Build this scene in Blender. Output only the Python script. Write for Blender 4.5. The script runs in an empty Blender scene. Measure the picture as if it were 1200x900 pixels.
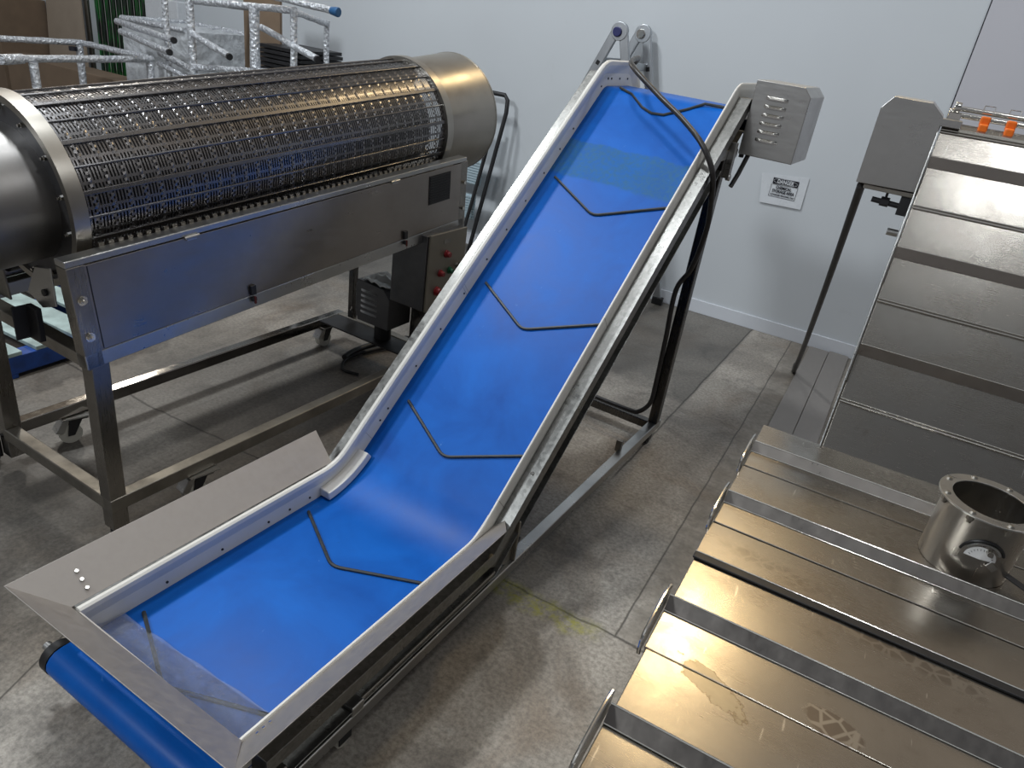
import bpy, math, random
from mathutils import Vector, Matrix
random.seed(7)
C = bpy.context.scene.collection
PI = math.pi
def R(d): return math.radians(d)
sin, cos = math.sin, math.cos

# ------------------------------------------------------------------ materials
def lin(c):
    return tuple(((x/255)/12.92 if x/255 <= .04045 else ((x/255+.055)/1.055)**2.4) for x in c) + (1,)

class NM:
    def __init__(s, name):
        s.m = bpy.data.materials.new(name); s.m.use_nodes = True
        s.t = s.m.node_tree; s.t.nodes.clear()
        s.out = s.n('ShaderNodeOutputMaterial'); s.b = s.n('ShaderNodeBsdfPrincipled')
        s.l(s.b.outputs[0], s.out.inputs[0])
    def n(s, k, **kw):
        x = s.t.nodes.new(k)
        for a, v in kw.items(): setattr(x, a, v)
        return x
    def l(s, a, b): s.t.links.new(a, b)
    def obj(s, scale=(1, 1, 1), coord='Object', rot=(0, 0, 0), loc=(0, 0, 0)):
        tc = s.n('ShaderNodeTexCoord'); mp = s.n('ShaderNodeMapping')
        s.l(tc.outputs[coord], mp.inputs[0]); mp.inputs['Scale'].default_value = scale
        mp.inputs['Rotation'].default_value = rot; mp.inputs['Location'].default_value = loc
        return mp.outputs[0]
    def pos(s, scale=(1, 1, 1), rot=(0, 0, 0), loc=(0, 0, 0)):
        g = s.n('ShaderNodeNewGeometry'); mp = s.n('ShaderNodeMapping')
        s.l(g.outputs['Position'], mp.inputs[0]); mp.inputs['Scale'].default_value = scale
        mp.inputs['Rotation'].default_value = rot; mp.inputs['Location'].default_value = loc
        return mp.outputs[0]
    def noise(s, vec, scale, detail=4, rough=.55, dist=0):
        x = s.n('ShaderNodeTexNoise'); s.l(vec, x.inputs['Vector'])
        x.inputs['Scale'].default_value = scale; x.inputs['Detail'].default_value = detail
        x.inputs['Roughness'].default_value = rough; x.inputs['Distortion'].default_value = dist
        return x.outputs['Fac']
    def ramp(s, fac, stops):
        x = s.n('ShaderNodeValToRGB'); s.l(fac, x.inputs[0])
        e = x.color_ramp.elements
        while len(e) < len(stops): e.new(.5)
        for el, (p, c) in zip(e, stops):
            el.position = p; el.color = c if len(c) == 4 else tuple(c)+(1,)
        return x.outputs[0]
    def mr(s, v, a, b, c, d):
        x = s.n('ShaderNodeMapRange'); s.l(v, x.inputs[0])
        for i, q in enumerate((a, b, c, d)): x.inputs[i+1].default_value = q
        return x.outputs[0]
    def mix(s, f, a, b, blend='MIX'):
        x = s.n('ShaderNodeMix', data_type='RGBA', blend_type=blend)
        for i, v in ((0, f), (6, a), (7, b)):
            if hasattr(v, 'is_output'): s.l(v, x.inputs[i])
            else: x.inputs[i].default_value = v
        return x.outputs[2]
    def math(s, op, a, b=None):
        x = s.n('ShaderNodeMath', operation=op)
        for i, v in ((0, a), (1, b)):
            if v is None: continue
            if hasattr(v, 'is_output'): s.l(v, x.inputs[i])
            else: x.inputs[i].default_value = v
        return x.outputs[0]
    def bump(s, h, st=.2, dist=.002):
        x = s.n('ShaderNodeBump'); s.l(h, x.inputs['Height'])
        x.inputs['Strength'].default_value = st; x.inputs['Distance'].default_value = dist
        s.l(x.outputs[0], s.b.inputs['Normal'])
    def set(s, **kw):
        for k, v in kw.items():
            i = s.b.inputs[k.replace('_', ' ')]
            if hasattr(v, 'is_output'): s.l(v, i)
            else: i.default_value = v
        return s

def plain(name, col, rough=.5, metal=0, var=.12, vs=8, bump=0, spec=.5):
    m = NM(name); v = m.obj()
    n = m.noise(v, vs, 5)
    c = lin(col)
    dk = tuple(x*(1-var) for x in c[:3])+(1,); lt = tuple(min(1, x*(1+var)) for x in c[:3])+(1,)
    m.set(Base_Color=m.ramp(n, [(.3, dk), (.7, lt)]), Metallic=metal,
          Roughness=m.mr(n, .3, .7, max(.02, rough-.06), rough+.06))
    m.b.inputs['Specular IOR Level'].default_value = spec
    if bump: m.bump(m.noise(v, vs*14, 3), bump)
    return m.m

def steel(name, col=(200, 197, 192), rough=.3, streak=(1, 60, 60), mottle=.25, bump=.06, spangle=0):
    m = NM(name); v = m.obj(); vs = m.obj(scale=streak)
    st = m.noise(vs, 6, 4); mo = m.noise(v, 4.5, 6, .6)
    c = lin(col)
    a = tuple(x*(1-mottle) for x in c[:3])+(1,); b = tuple(min(1, x*(1+mottle*.4)) for x in c[:3])+(1,)
    col1 = m.ramp(mo, [(.28, a), (.72, b)])
    r = m.math('ADD', m.mr(st, .3, .7, -.05, .05), m.mr(mo, .25, .75, rough+.07, rough-.07))
    if spangle:
        vo = m.n('ShaderNodeTexVoronoi'); m.l(v, vo.inputs['Vector']); vo.inputs['Scale'].default_value = spangle
        sep = m.n('ShaderNodeSeparateColor'); m.l(vo.outputs['Color'], sep.inputs[0])
        col1 = m.mix(m.mr(sep.outputs[0], 0, 1, 0, .4), col1, tuple(x*.35 for x in c[:3])+(1,))
        r = m.math('ADD', r, m.mr(sep.outputs[1], 0, 1, -.03, .05))
    m.set(Base_Color=col1, Metallic=1.0, Roughness=r)
    m.bump(m.math('ADD', st, m.math('MULTIPLY', mo, 2)), bump, .001)
    return m.m

M = {}
M['steel'] = steel('brushed_stainless', (186, 186, 184), .33, (2, 12, 12), .14, .008)
M['panel'] = steel('stainless_panel', (158, 152, 146), .34, (6, 1, 6), .12, .006)
M['tube'] = steel('stainless_tube', (150, 146, 140), .30, (60, 60, 2), .35)
M['dull'] = steel('dull_mill_steel', (150, 146, 138), .46, (8, 8, 8), .4, .15)
M['galv'] = steel('galvanised_ledge', (150, 150, 147), .33, (3, 3, 3), .25, .08, 85)
M['film'] = plain('grained_hopper_steel', (162, 157, 152), .55, .75, .06, 40, .05)
M['pot'] = steel('duct_steel', (158, 154, 148), .34, (30, 30, 1), .15, .015)
M['bright'] = steel('polished_steel', (215, 212, 205), .16, (40, 40, 1), .1)
M['drum'] = steel('drum_end_steel', (172, 168, 160), .36, (3, 3, 3), .15, .006)
M['feed'] = steel('feed_cylinder_steel', (146, 144, 142), .45, (2, 2, 2), .12, .01)
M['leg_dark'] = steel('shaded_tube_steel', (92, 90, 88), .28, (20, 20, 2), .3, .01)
M['ctrl'] = plain('control_door_metal', (132, 126, 114), .4, .6, .06)
M['flange_dark'] = steel('flange_steel', (104, 104, 106), .5, (4, 4, 4), .2, .02)
M['rail'] = steel('smooth_rail_steel', (150, 146, 140), .13, (8, 8, 8), .25, .01)
M['mesh'] = steel('drum_screen_steel', (126, 125, 126), .30, (1, 40, 40), .3, .08)
M['dark'] = plain('blackened_steel', (40, 40, 42), .5, .3, .2)
M['rubber'] = plain('black_rubber', (20, 20, 22), .45, 0, .2, 20)
M['cable'] = plain('black_cable_sheath', (38, 36, 36), .38, 0, .2, 30)
M['poly'] = plain('white_guard_plastic', (212, 210, 204), .38, 0, .05, 6, .02)
M['cleat'] = plain('dark_cleat_rubber', (44, 48, 50), .5, 0, .25, 30)
M['bag'] = plain('translucent_polythene', (214, 218, 216), .35)
M['red'] = plain('red_button_plastic', (128, 30, 34), .35)
M['darkred'] = plain('worn_red_lever', (84, 26, 24), .5)
M['green'] = plain('green_button_plastic', (24, 88, 58), .35)
M['orange'] = plain('orange_clamp_plastic', (226, 108, 22), .4)
M['blue_tape'] = plain('blue_tape', (34, 84, 128), .5)
M['blue_cap'] = plain('navy_plastic_cap', (38, 42, 92), .4)
M['navy'] = plain('blue_painted_timber', (22, 62, 132), .6, 0, .35, 14, .2)
M['palewood'] = plain('weathered_pale_board', (150, 168, 166), .7, 0, .3, 9, .3)
M['white_wheel'] = plain('white_nylon_wheel', (190, 188, 178), .45)
M['paper'] = plain('laminated_paper', (208, 212, 216), .28, 0, .03)
M['ink'] = plain('black_ink', (24, 24, 34), .5)
M['card'] = plain('brown_cardboard', (120, 102, 84), .8, 0, .12, 5, .1)
M['card_pale'] = plain('pale_cardboard', (160, 146, 130), .8, 0, .08, 4, .1)
M['alu'] = steel('ladder_aluminium', (188, 192, 196), .38, (30, 30, 2), .2)
M['tread'] = plain('pale_ribbed_tread', (176, 194, 202), .5, .2)
M['dial'] = plain('white_dial_face', (225, 226, 226), .4)
M['curtain'] = None

def belt_mat():
    m = NM('blue_belt_sheet'); tc = m.n('ShaderNodeTexCoord'); uv = tc.outputs['UV']
    sep = m.n('ShaderNodeSeparateXYZ'); m.l(uv, sep.inputs[0])
    v = m.obj()
    a = m.noise(v, 3.2, 5, .6, .4); fine = m.noise(v, 160, 2); spk = m.noise(v, 55, 3, .7)
    base = m.ramp(a, [(.3, lin((0, 74, 156))), (.7, lin((0, 95, 186)))])
    # rougher splice patch across the belt
    su = sep.outputs[0]
    wob = m.math('ADD', su, m.mr(m.noise(v, 9, 3), .3, .7, -.012, .012))
    p = m.math('MULTIPLY', m.mr(wob, 3.29, 3.31, 0, 1), m.mr(wob, 3.515, 3.525, 1, 0))
    base = m.mix(m.math('MULTIPLY', p, m.mr(spk, .4, .62, .35, .85)), base, lin((44, 96, 132)))
    # dark specks and scuffs
    dirt = m.mr(m.noise(v, 34, 6, .75), .69, .75, 0, .55)
    base = m.mix(dirt, base, lin((16, 60, 104)))
    scuff = m.mr(m.noise(m.obj(scale=(1, 1, 1)), 12, 4, .8, 2.5), .68, .73, 0, .35)
    base = m.mix(scuff, base, lin((120, 170, 220)))
    m.set(Base_Color=base, Roughness=m.math('ADD', m.mr(a, .3, .7, .38, .46), m.math('MULTIPLY', p, .15)))
    m.b.inputs['Specular IOR Level'].default_value = .2
    m.bump(m.math('ADD', fine, m.math('MULTIPLY', m.noise(v, 6, 3), 5)), .05, .003)
    return m.m
M['belt'] = belt_mat()

def floor_mat():
    m = NM('stained_concrete'); v = m.pos()
    big = m.noise(v, .9, 5, .6, .6); med = m.noise(m.pos(loc=(3.1, 7.7, 0)), 3.1, 7, .7, .5); fine = m.noise(v, 60, 4, .7)
    col = m.ramp(big, [(.30, lin((122, 116, 108))), (.48, lin((160, 153, 143))), (.66, lin((190, 183, 172)))])
    col = m.mix(m.mr(med, .50, .70, 0, .6), col, lin((60, 56, 53)))
    warm = m.noise(m.pos(loc=(9, 1, 0)), 1.7, 4, .6, .8)
    col = m.mix(m.mr(warm, .5, .72, 0, .5), col, lin((122, 102, 80)))
    pale = m.noise(m.pos(scale=(1, 2.6, 1), loc=(2, 5, 0)), 3.3, 7, .75, 1.2)
    col = m.mix(m.mr(pale, .60, .72, 0, .55), col, lin((176, 174, 168)))
    col = m.mix(m.mr(fine, .35, .62, .5, 0), col, lin((66, 62, 58)))
    sep = m.n('ShaderNodeSeparateXYZ'); m.l(v, sep.inputs[0])
    x, y = sep.outputs[0], sep.outputs[1]
    def line(coord, at, wid, noise_amt=.02, soft=.006):
        c = m.math('ADD', coord, m.mr(m.noise(v, 5, 3), .3, .7, -noise_amt, noise_amt))
        d = m.math('ABSOLUTE', m.math('SUBTRACT', c, at))
        return m.mr(d, wid, wid+soft, 1, 0)
    # dark wet-looking slab near the back wall
    wy = m.math('ADD', y, m.mr(m.noise(v, 2.3, 5), .3, .7, -.25, .25))
    wet = m.math('MULTIPLY', m.mr(wy, 4.1, 4.3, 0, 1), m.mr(m.math('ADD', x, m.math('MULTIPLY', y, -.036)), -.925, -.90, 1, 0))
    col = m.mix(m.math('MULTIPLY', wet, .6), col, lin((62, 62, 60)))
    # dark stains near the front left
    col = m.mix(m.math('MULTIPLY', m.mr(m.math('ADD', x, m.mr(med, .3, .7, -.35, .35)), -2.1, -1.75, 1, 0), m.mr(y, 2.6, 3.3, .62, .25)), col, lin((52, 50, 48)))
    # slab joints
    j = m.math('MULTIPLY', line(m.math('ADD', x, m.math('MULTIPLY', y, -.034)), -.912, .0025, .004, .005), m.mr(y, 3.0, 3.1, 0, 1))
    j2 = line(y, 2.06, .002, .010)
    j3 = line(m.math('ADD', x, m.math('MULTIPLY', y, .33)), -1.60, .0015, .001, .004)
    j4 = m.math('MULTIPLY', line(x, -.40, .0015, .003, .004), m.mr(y, 2.05, 2.06, 0, 1)); rough_strip = m.math('MULTIPLY', m.mr(m.math('ADD', x, m.mr(m.noise(v, 8, 4), .3, .7, -.04, .04)), -.42, -.36, 0, 1), m.mr(y, 2.05, 2.1, 0, 1))
    jj = m.math('MAXIMUM', j, m.math('MAXIMUM', j2, m.math('MAXIMUM', j4, m.math('MULTIPLY', j3, m.mr(y, 1.3, 1.4, 1, 0)))))
    col = m.mix(m.math('MULTIPLY', jj, .7), col, lin((40, 37, 34)))
    col = m.mix(m.math('MULTIPLY', rough_strip, m.mr(m.noise(v, 30, 5, .8), .35, .65, .1, .55)), col, lin((84, 78, 68)))
    # faded yellow paint across the joint
    ye = m.math('MULTIPLY', line(y, 2.02, .03, .03, .04), m.math('MULTIPLY', m.mr(x, -1.1, -.9, 0, 1), m.mr(x, -.55, -.42, 1, 0)))
    ye = m.math('MULTIPLY', ye, m.mr(m.noise(v, 22, 5, .8), .42, .62, 0, .75))
    col = m.mix(ye, col, lin((158, 156, 40)))
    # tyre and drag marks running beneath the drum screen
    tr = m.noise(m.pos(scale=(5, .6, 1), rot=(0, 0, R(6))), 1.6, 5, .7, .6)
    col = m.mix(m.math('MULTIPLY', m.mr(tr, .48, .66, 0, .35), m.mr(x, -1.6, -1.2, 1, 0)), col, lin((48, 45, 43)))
    m.set(Base_Color=col, Roughness=m.mr(big, .3, .7, .42, .62))
    m.b.inputs['Specular IOR Level'].default_value = .45
    m.bump(m.math('ADD', fine, m.math('SUBTRACT', m.math('MULTIPLY', med, 2), m.math('MULTIPLY', jj, 3))), .25, .003)
    return m.m
M['floor'] = floor_mat()

def wall_mat(name, c):
    m = NM(name); v = m.pos()
    a = m.noise(v, .7, 3, .5); b = m.noise(m.pos(loc=(4, 0, 2)), 3.5, 6, .7, .4)
    k = lin(c); d = tuple(x*.93 for x in k[:3])+(1,)
    col = m.ramp(a, [(.3, d), (.7, k)])
    col = m.mix(m.mr(b, .64, .76, 0, .10), col, lin((150, 146, 138)))
    m.set(Base_Color=col, Roughness=.55); m.b.inputs['Specular IOR Level'].default_value = .3
    m.bump(m.noise(v, 90, 2), .04)
    return m.m
M['wall'] = wall_mat('painted_wall', (200, 205, 209))
M['wall2'] = wall_mat('grey_wall_panel', (190, 190, 196))
M['skirt'] = wall_mat('skirting', (208, 212, 218))

def slat_mat():
    m = NM('worn_slat_steel'); v = m.pos(); o = m.obj()
    st = m.noise(m.pos(scale=(2.5, 90, 90)), 9, 3); mo = m.noise(v, 5, 6, .65, .5); fi = m.noise(v, 26, 5, .75)
    col = m.ramp(mo, [(.28, lin((150, 144, 136))), (.72, lin((184, 180, 172)))])
    col = m.mix(m.mr(fi, .6, .74, 0, .35), col, lin((112, 100, 88)))
    # boot prints and one dried puddle, as shapes on the metal
    def blob(cx, cy, rx, ry, rot, soft=.25, wob=.35):
        mp = m.n('ShaderNodeMapping'); g = m.n('ShaderNodeNewGeometry'); m.l(g.outputs['Position'], mp.inputs[0])
        mp.vector_type = 'TEXTURE'; mp.inputs['Location'].default_value = (cx, cy, 0); mp.inputs['Rotation'].default_value = (0, 0, rot)
        mp.inputs['Scale'].default_value = (rx, ry, 1e6)
        ln = m.n('ShaderNodeVectorMath', operation='LENGTH'); m.l(mp.outputs[0], ln.inputs[0])
        r = m.math('ADD', ln.outputs['Value'], m.mr(m.noise(v, 14, 5, .7), .3, .7, -wob, wob))
        return m.mr(r, 1-soft, 1, 1, 0), mp.outputs[0], r
    vo = m.n('ShaderNodeTexVoronoi', feature='DISTANCE_TO_EDGE'); m.l(m.pos(rot=(0, 0, R(-35))), vo.inputs['Vector']); vo.inputs['Scale'].default_value = 34
    blk = m.mr(vo.outputs['Distance'], .06, .13, 0, 1)
    p1, _, _ = blob(.205, 1.175, .062, .036, R(-12), .12, .15)
    p2, _, _ = blob(.30, 1.475, .20, .042, R(-8), .35, .2)
    p3, _, _ = blob(.02, 1.575, .15, .035, R(-8), .6, .3)
    col = m.mix(m.math('MULTIPLY', m.math('MULTIPLY', p1, blk), .55), col, lin((74, 56, 42)))
    col = m.mix(m.math('MULTIPLY', p2, m.mr(blk, 0, 1, .15, .5)), col, lin((84, 72, 64)))
    col = m.mix(m.math('MULTIPLY', p3, m.mr(blk, 0, 1, .05, .3)), col, lin((96, 84, 76)))
    pd, _, rr = blob(-.015, 1.13, .075, .028, R(-25), .06, .5)
    col = m.mix(m.math('MULTIPLY', pd, .35), col, lin((150, 140, 110)))
    ed = m.math('MULTIPLY', m.mr(rr, .9, .96, 0, 1), m.mr(rr, .98, 1.04, 1, 0))
    col = m.mix(m.math('MULTIPLY', ed, .5), col, lin((96, 80, 60)))
    rg = m.math('ADD', m.mr(st, .3, .7, -.015, .015), m.mr(mo, .3, .7, .29, .23))
    rg = m.math('ADD', rg, m.math('MULTIPLY', m.math('ADD', p2, m.math('ADD', p1, pd)), .08))
    # fine bright scratches
    sc = m.mr(m.noise(m.pos(scale=(40, 4, 1), rot=(0, 0, R(25))), 3, 2, .4), .74, .77, 0, .6)
    col = m.mix(sc, col, lin((235, 232, 225)))
    m.set(Base_Color=col, Metallic=1.0, Roughness=rg)
    m.bump(m.math('ADD', m.math('MULTIPLY', m.noise(v, 1.8, 2), 16), m.math('MULTIPLY', st, .25)), .06, .004)
    return m.m
M['slat'] = slat_mat()

def foil_mat(name, tint, rough, scale=55):
    m = NM(name); v = m.obj()
    vo = m.n('ShaderNodeTexVoronoi'); m.l(v, vo.inputs['Vector']); vo.inputs['Scale'].default_value = scale
    n = m.noise(v, scale*1.3, 4, .7)
    m.set(Base_Color=m.ramp(n, [(.35, tuple(x*.7 for x in lin(tint)[:3])+(1,)), (.65, lin(tint))]), Metallic=.45 if scale > 20 else .1, Roughness=rough)
    m.bump(m.math('ADD', vo.outputs['Distance'], n), .9, .014)
    return m.m
M['foil'] = foil_mat('bubble_wrap_sleeve', (222, 226, 232), .26, 42)
M['crate'] = foil_mat('plastic_wrapped_crate', (206, 210, 214), .35, 12)

def film_mat():
    m = NM('clear_plastic_film'); v = m.obj()
    tr = m.n('ShaderNodeBsdfTransparent'); gl = m.n('ShaderNodeBsdfGlossy'); mx = m.n('ShaderNodeMixShader')
    fr = m.n('ShaderNodeFresnel'); fr.inputs[0].default_value = 1.5
    tr.inputs[0].default_value = (.97, .98, .99, 1); gl.inputs['Roughness'].default_value = .2; gl.inputs[0].default_value = (.9, .95, 1, 1)
    bp = m.n('ShaderNodeBump'); bp.inputs['Strength'].default_value = 1; bp.inputs['Distance'].default_value = .03
    m.l(m.math('ADD', m.noise(v, 34, 4, .65, 1.5), m.math('MULTIPLY', m.noise(v, 7, 2), 2)), bp.inputs['Height'])
    m.l(bp.outputs[0], gl.inputs['Normal']); m.l(bp.outputs[0], fr.inputs['Normal'])
    m.l(m.math('ADD', m.math('MULTIPLY', fr.outputs[0], .9), .02), mx.inputs[0]); m.l(tr.outputs[0], mx.inputs[1]); m.l(gl.outputs[0], mx.inputs[2]); df = m.n('ShaderNodeBsdfDiffuse'); df.inputs[0].default_value = (.9, .93, .96, 1); m2_ = m.n('ShaderNodeMixShader'); m2_.inputs[0].default_value = .09; m.l(mx.outputs[0], m2_.inputs[1]); m.l(df.outputs[0], m2_.inputs[2]); m.l(m2_.outputs[0], m.out.inputs[0])
    return m.m
M['clear'] = film_mat()
def curtain_mat():
    m = NM('dark_green_curtain'); v = m.obj(scale=(6, 1, 1.2))
    n = m.noise(v, 3, 5, .6, .6)
    m.set(Base_Color=m.ramp(n, [(.42, lin((8, 10, 12))), (.52, lin((8, 46, 22))), (.66, lin((12, 120, 40)))]), Roughness=.35)
    m.bump(n, .5, .02)
    return m.m
M['curtain'] = curtain_mat()

# ------------------------------------------------------------------ frames of reference
YAW = R(3.2004523607540967)
UX, UY = sin(YAW), cos(YAW)
def T0(p): return Vector(p)
def TU(p):                      # (along, across, up) of the machines that stand 3 degrees off the wall's square
    u, w, z = p; return Vector((u*UX + w*UY, u*UY - w*UX, z))
TH = R(40)
def inc(s, n): return (s*cos(TH)-n*sin(TH), s*sin(TH)+n*cos(TH))
def TG(p):                      # (along slope, across, normal)
    s, w, n = p; u, z = inc(s, n); return TU((u, w, z))
AL = R(4.4896)
def TA(p):                      # drum axis frame (along axis, across, up-normal), origin on the axis
    t, w, n = p; return TU((t*cos(AL)-n*sin(AL), w, t*sin(AL)+n*cos(AL)))

# ------------------------------------------------------------------ mesh builder
class MB:
    def __init__(s, T=T0): s.v = []; s.f = []; s.T = T; s.sm = []; s.uv = None
    def add(s, vs, fs, smooth=False, raw=False):
        o = len(s.v); s.v += [Vector(p) if raw else s.T(p) for p in vs]
        s.f += [tuple(o+i for i in f) for f in fs]; s.sm += [smooth]*len(fs); return s
    def box(s, a0, a1, b0, b1, c0, c1):
        vs = [(a, b, c) for a in (a0, a1) for b in (b0, b1) for c in (c0, c1)]
        return s.add(vs, [(0, 1, 3, 2), (4, 6, 7, 5), (0, 4, 5, 1), (2, 3, 7, 6), (0, 2, 6, 4), (1, 5, 7, 3)])
    def prism(s, base, ext):     # polygon (3-tuples) extruded by a vector
        n = len(base); e = Vector(ext)
        vs = [tuple(p) for p in base] + [tuple(Vector(p)+e) for p in base]
        fs = [tuple(range(n))[::-1], tuple(range(n, 2*n))] + [(i, (i+1) % n, n+(i+1) % n, n+i) for i in range(n)]
        return s.add(vs, fs)
    def tube(s, pts, r, seg=10, closed=False, world=False, caps=True, smooth=True):
        P = [Vector(p) if world else s.T(p) for p in pts]
        n = len(P); rr = r if isinstance(r, (list, tuple)) else [r]*n
        vs = []; prev = None
        for i, p in enumerate(P):
            if closed: d = (P[(i+1) % n]-P[i-1])
            else: d = (P[min(i+1, n-1)]-P[max(i-1, 0)])
            d.normalize()
            if prev is None:
                a = Vector((0, 0, 1)) if abs(d.z) < .9 else Vector((1, 0, 0))
                e1 = d.cross(a).normalized()
            else: e1 = (prev - d*prev.dot(d)).normalized()
            prev = e1; e2 = d.cross(e1)
            for k in range(seg):
                t = 2*PI*k/seg + PI/seg; vs.append(p + rr[i]*(cos(t)*e1+sin(t)*e2))
        fs = []
        m = n if closed else n-1
        for i in range(m):
            for k in range(seg):
                a = i*seg+k; b = i*seg+(k+1) % seg; c = ((i+1) % n)*seg+(k+1) % seg; d_ = ((i+1) % n)*seg+k
                fs.append((a, b, c, d_))
        o = len(s.v); s.v += vs; s.f += [tuple(o+i for i in f) for f in fs]; s.sm += [smooth]*len(fs)
        if caps and not closed:
            s.f += [tuple(o+i for i in range(seg))[::-1], tuple(o+(n-1)*seg+i for i in range(seg))]; s.sm += [False]*2
        return s
    def cyl(s, a, b, r, seg=20, r2=None, caps=True, smooth=True):
        return s.tube([a, b], [r, r if r2 is None else r2], seg, caps=caps, smooth=smooth)
    def bar(s, a, b, wid, hei, up=(0, 0, 1)):     # rectangular bar between two points in local frame
        A, B = s.T(a), s.T(b); d = (B-A).normalized(); U = Vector(up)
        side = d.cross(U).normalized(); u2 = side.cross(d)
        vs = []
        for p in (A, B):
            for i, j in ((-1, -1), (1, -1), (1, 1), (-1, 1)): vs.append(p+side*i*wid/2+u2*j*hei/2)
        return s.add(vs, [(0, 1, 2, 3)[::-1], (4, 5, 6, 7), (0, 1, 5, 4), (1, 2, 6, 5), (2, 3, 7, 6), (3, 0, 4, 7)], raw=True)
    def ring(s, c, axis, r0, r1, h, seg=48):      # annular band; c, axis in world vectors
        ax = axis.normalized(); a = Vector((0, 0, 1)) if abs(ax.z) < .9 else Vector((1, 0, 0))
        e1 = ax.cross(a).normalized(); e2 = ax.cross(e1); vs = []
        for k in range(seg):
            t = 2*PI*k/seg; d = cos(t)*e1+sin(t)*e2
            vs += [c+d*r0, c+d*r1, c+d*r1+ax*h, c+d*r0+ax*h]
        fs = []
        o = len(s.v)
        for k in range(seg):
            b = 4*k; n = 4*((k+1) % seg)
            for j in range(4):
                j2 = (j+1) % 4; fs.append((b+j, n+j, n+j2, b+j2))
        s.add(vs, fs, raw=True)
        for q in range(len(fs)): s.sm[-len(fs)+q] = (q % 4) in (1, 3)
        return s
    def sweep(s, path, prof, closed=False):       # path [(u,z)] in the vertical plane of the conveyor, profile [(w,h)]
        n = len(path); vs = []; arc = [0]; nor = []
        for i in range(n):
            a = Vector(path[i-1 if (i or closed) else i]); b = Vector(path[(i+1) % n if (i < n-1 or closed) else i]); p = Vector(path[i])
            d1 = (p-a).normalized() if (p-a).length > 1e-9 else None; d2 = (b-p).normalized() if (b-p).length > 1e-9 else None
            if d1 is None: d1 = d2
            if d2 is None: d2 = d1
            m = (d1+d2).normalized(); N = Vector((-m.y, m.x)); k = 1/max(.3, m.dot(d1)); nor.append(N*k)
            if i: arc.append(arc[-1]+(p-Vector(path[i-1])).length)
        q = len(prof)
        for i in range(n):
            for (w, h) in prof:
                P = Vector(path[i])+nor[i]*h; vs.append((P.x, w, P.y))
        fs = []
        for i in range(n if closed else n-1):
            for k in range(q):
                k2 = (k+1) % q; j = (i+1) % n; fs.append((i*q+k, j*q+k, j*q+k2, i*q+k2))
        if not closed: fs += [tuple(range(q)), tuple((n-1)*q+k for k in range(q))[::-1]]
        s.add(vs, fs); return arc
    def build(s, name, mat, parent=None, bevel=0, seg=2, origin=None, solid=0, label=None, angle=35, recalc=True):
        if origin is None:
            lo = Vector((min(v.x for v in s.v), min(v.y for v in s.v), min(v.z for v in s.v)))
            hi = Vector((max(v.x for v in s.v), max(v.y for v in s.v), max(v.z for v in s.v)))
            origin = (lo+hi)/2
            if parent is None: origin.z = lo.z
        me = bpy.data.meshes.new(name); me.from_pydata([tuple(v-origin) for v in s.v], [], s.f)
        me.polygons.foreach_set('use_smooth', s.sm)
        if recalc:
            import bmesh
            bm = bmesh.new(); bm.from_mesh(me); bmesh.ops.recalc_face_normals(bm, faces=bm.faces); bm.to_mesh(me); bm.free()
        me.materials.append(M[mat] if isinstance(mat, str) else mat)
        o = bpy.data.objects.new(name, me); C.objects.link(o)
        o.location = origin
        if parent is not None:
            o.parent = parent; o.location = origin - wloc(parent)
        if solid:
            q = o.modifiers.new('solid', 'SOLIDIFY'); q.thickness = solid; q.offset = 0
        if bevel:
            b = o.modifiers.new('bevel', 'BEVEL'); b.width = bevel; b.segments = seg; b.limit_method = 'ANGLE'; b.angle_limit = R(angle)
        if any(s.sm) and name != 'belt': e_ = o.modifiers.new('edges', 'EDGE_SPLIT'); e_.split_angle = R(40)
        if label: o['label'] = label
        return o

def wloc(o):
    v = Vector(o.location)
    while o.parent is not None: o = o.parent; v += Vector(o.location)
    return v
def tag(o, label, cat, group=None, kind=None):
    o['label'] = label; o['category'] = cat
    if group: o['group'] = group
    if kind: o['kind'] = kind
    return o
def thing(name, label, cat, loc, group=None):
    o = bpy.data.objects.new(name, None); o.empty_display_size = .1; C.objects.link(o); o.location = loc
    return tag(o, label, cat, group)
def struct(o): o['kind'] = 'structure'; return o

# ------------------------------------------------------------------ camera (solved from the vanishing points)
FPX = 858.8073
cx = Vector((1950, 735, -FPX)).normalized()           # wall direction seen by the camera (x right, y down, z ahead)
cz = -Vector((-255, 1680, FPX)).normalized()
cy = cz.cross(cx)
def on_y(px, py, y):             # where the sight line through a picture point meets the upright plane at depth y
    d = Vector((px-600, py-450, FPX)); t = y/cy.dot(d); return Vector((cx.dot(d)*t, y, 2+cz.dot(d)*t))
cam = bpy.data.cameras.new('camera'); co = bpy.data.objects.new('camera', cam); C.objects.link(co)
mat = Matrix(((cx[0], -cx[1], -cx[2], 0), (cy[0], -cy[1], -cy[2], 0), (cz[0], -cz[1], -cz[2], 2.0), (0, 0, 0, 1)))
co.matrix_world = mat
cam.sensor_width = 36; cam.lens = 36*FPX/1200; cam.clip_start = .05; cam.clip_end = 100
bpy.context.scene.camera = co

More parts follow.
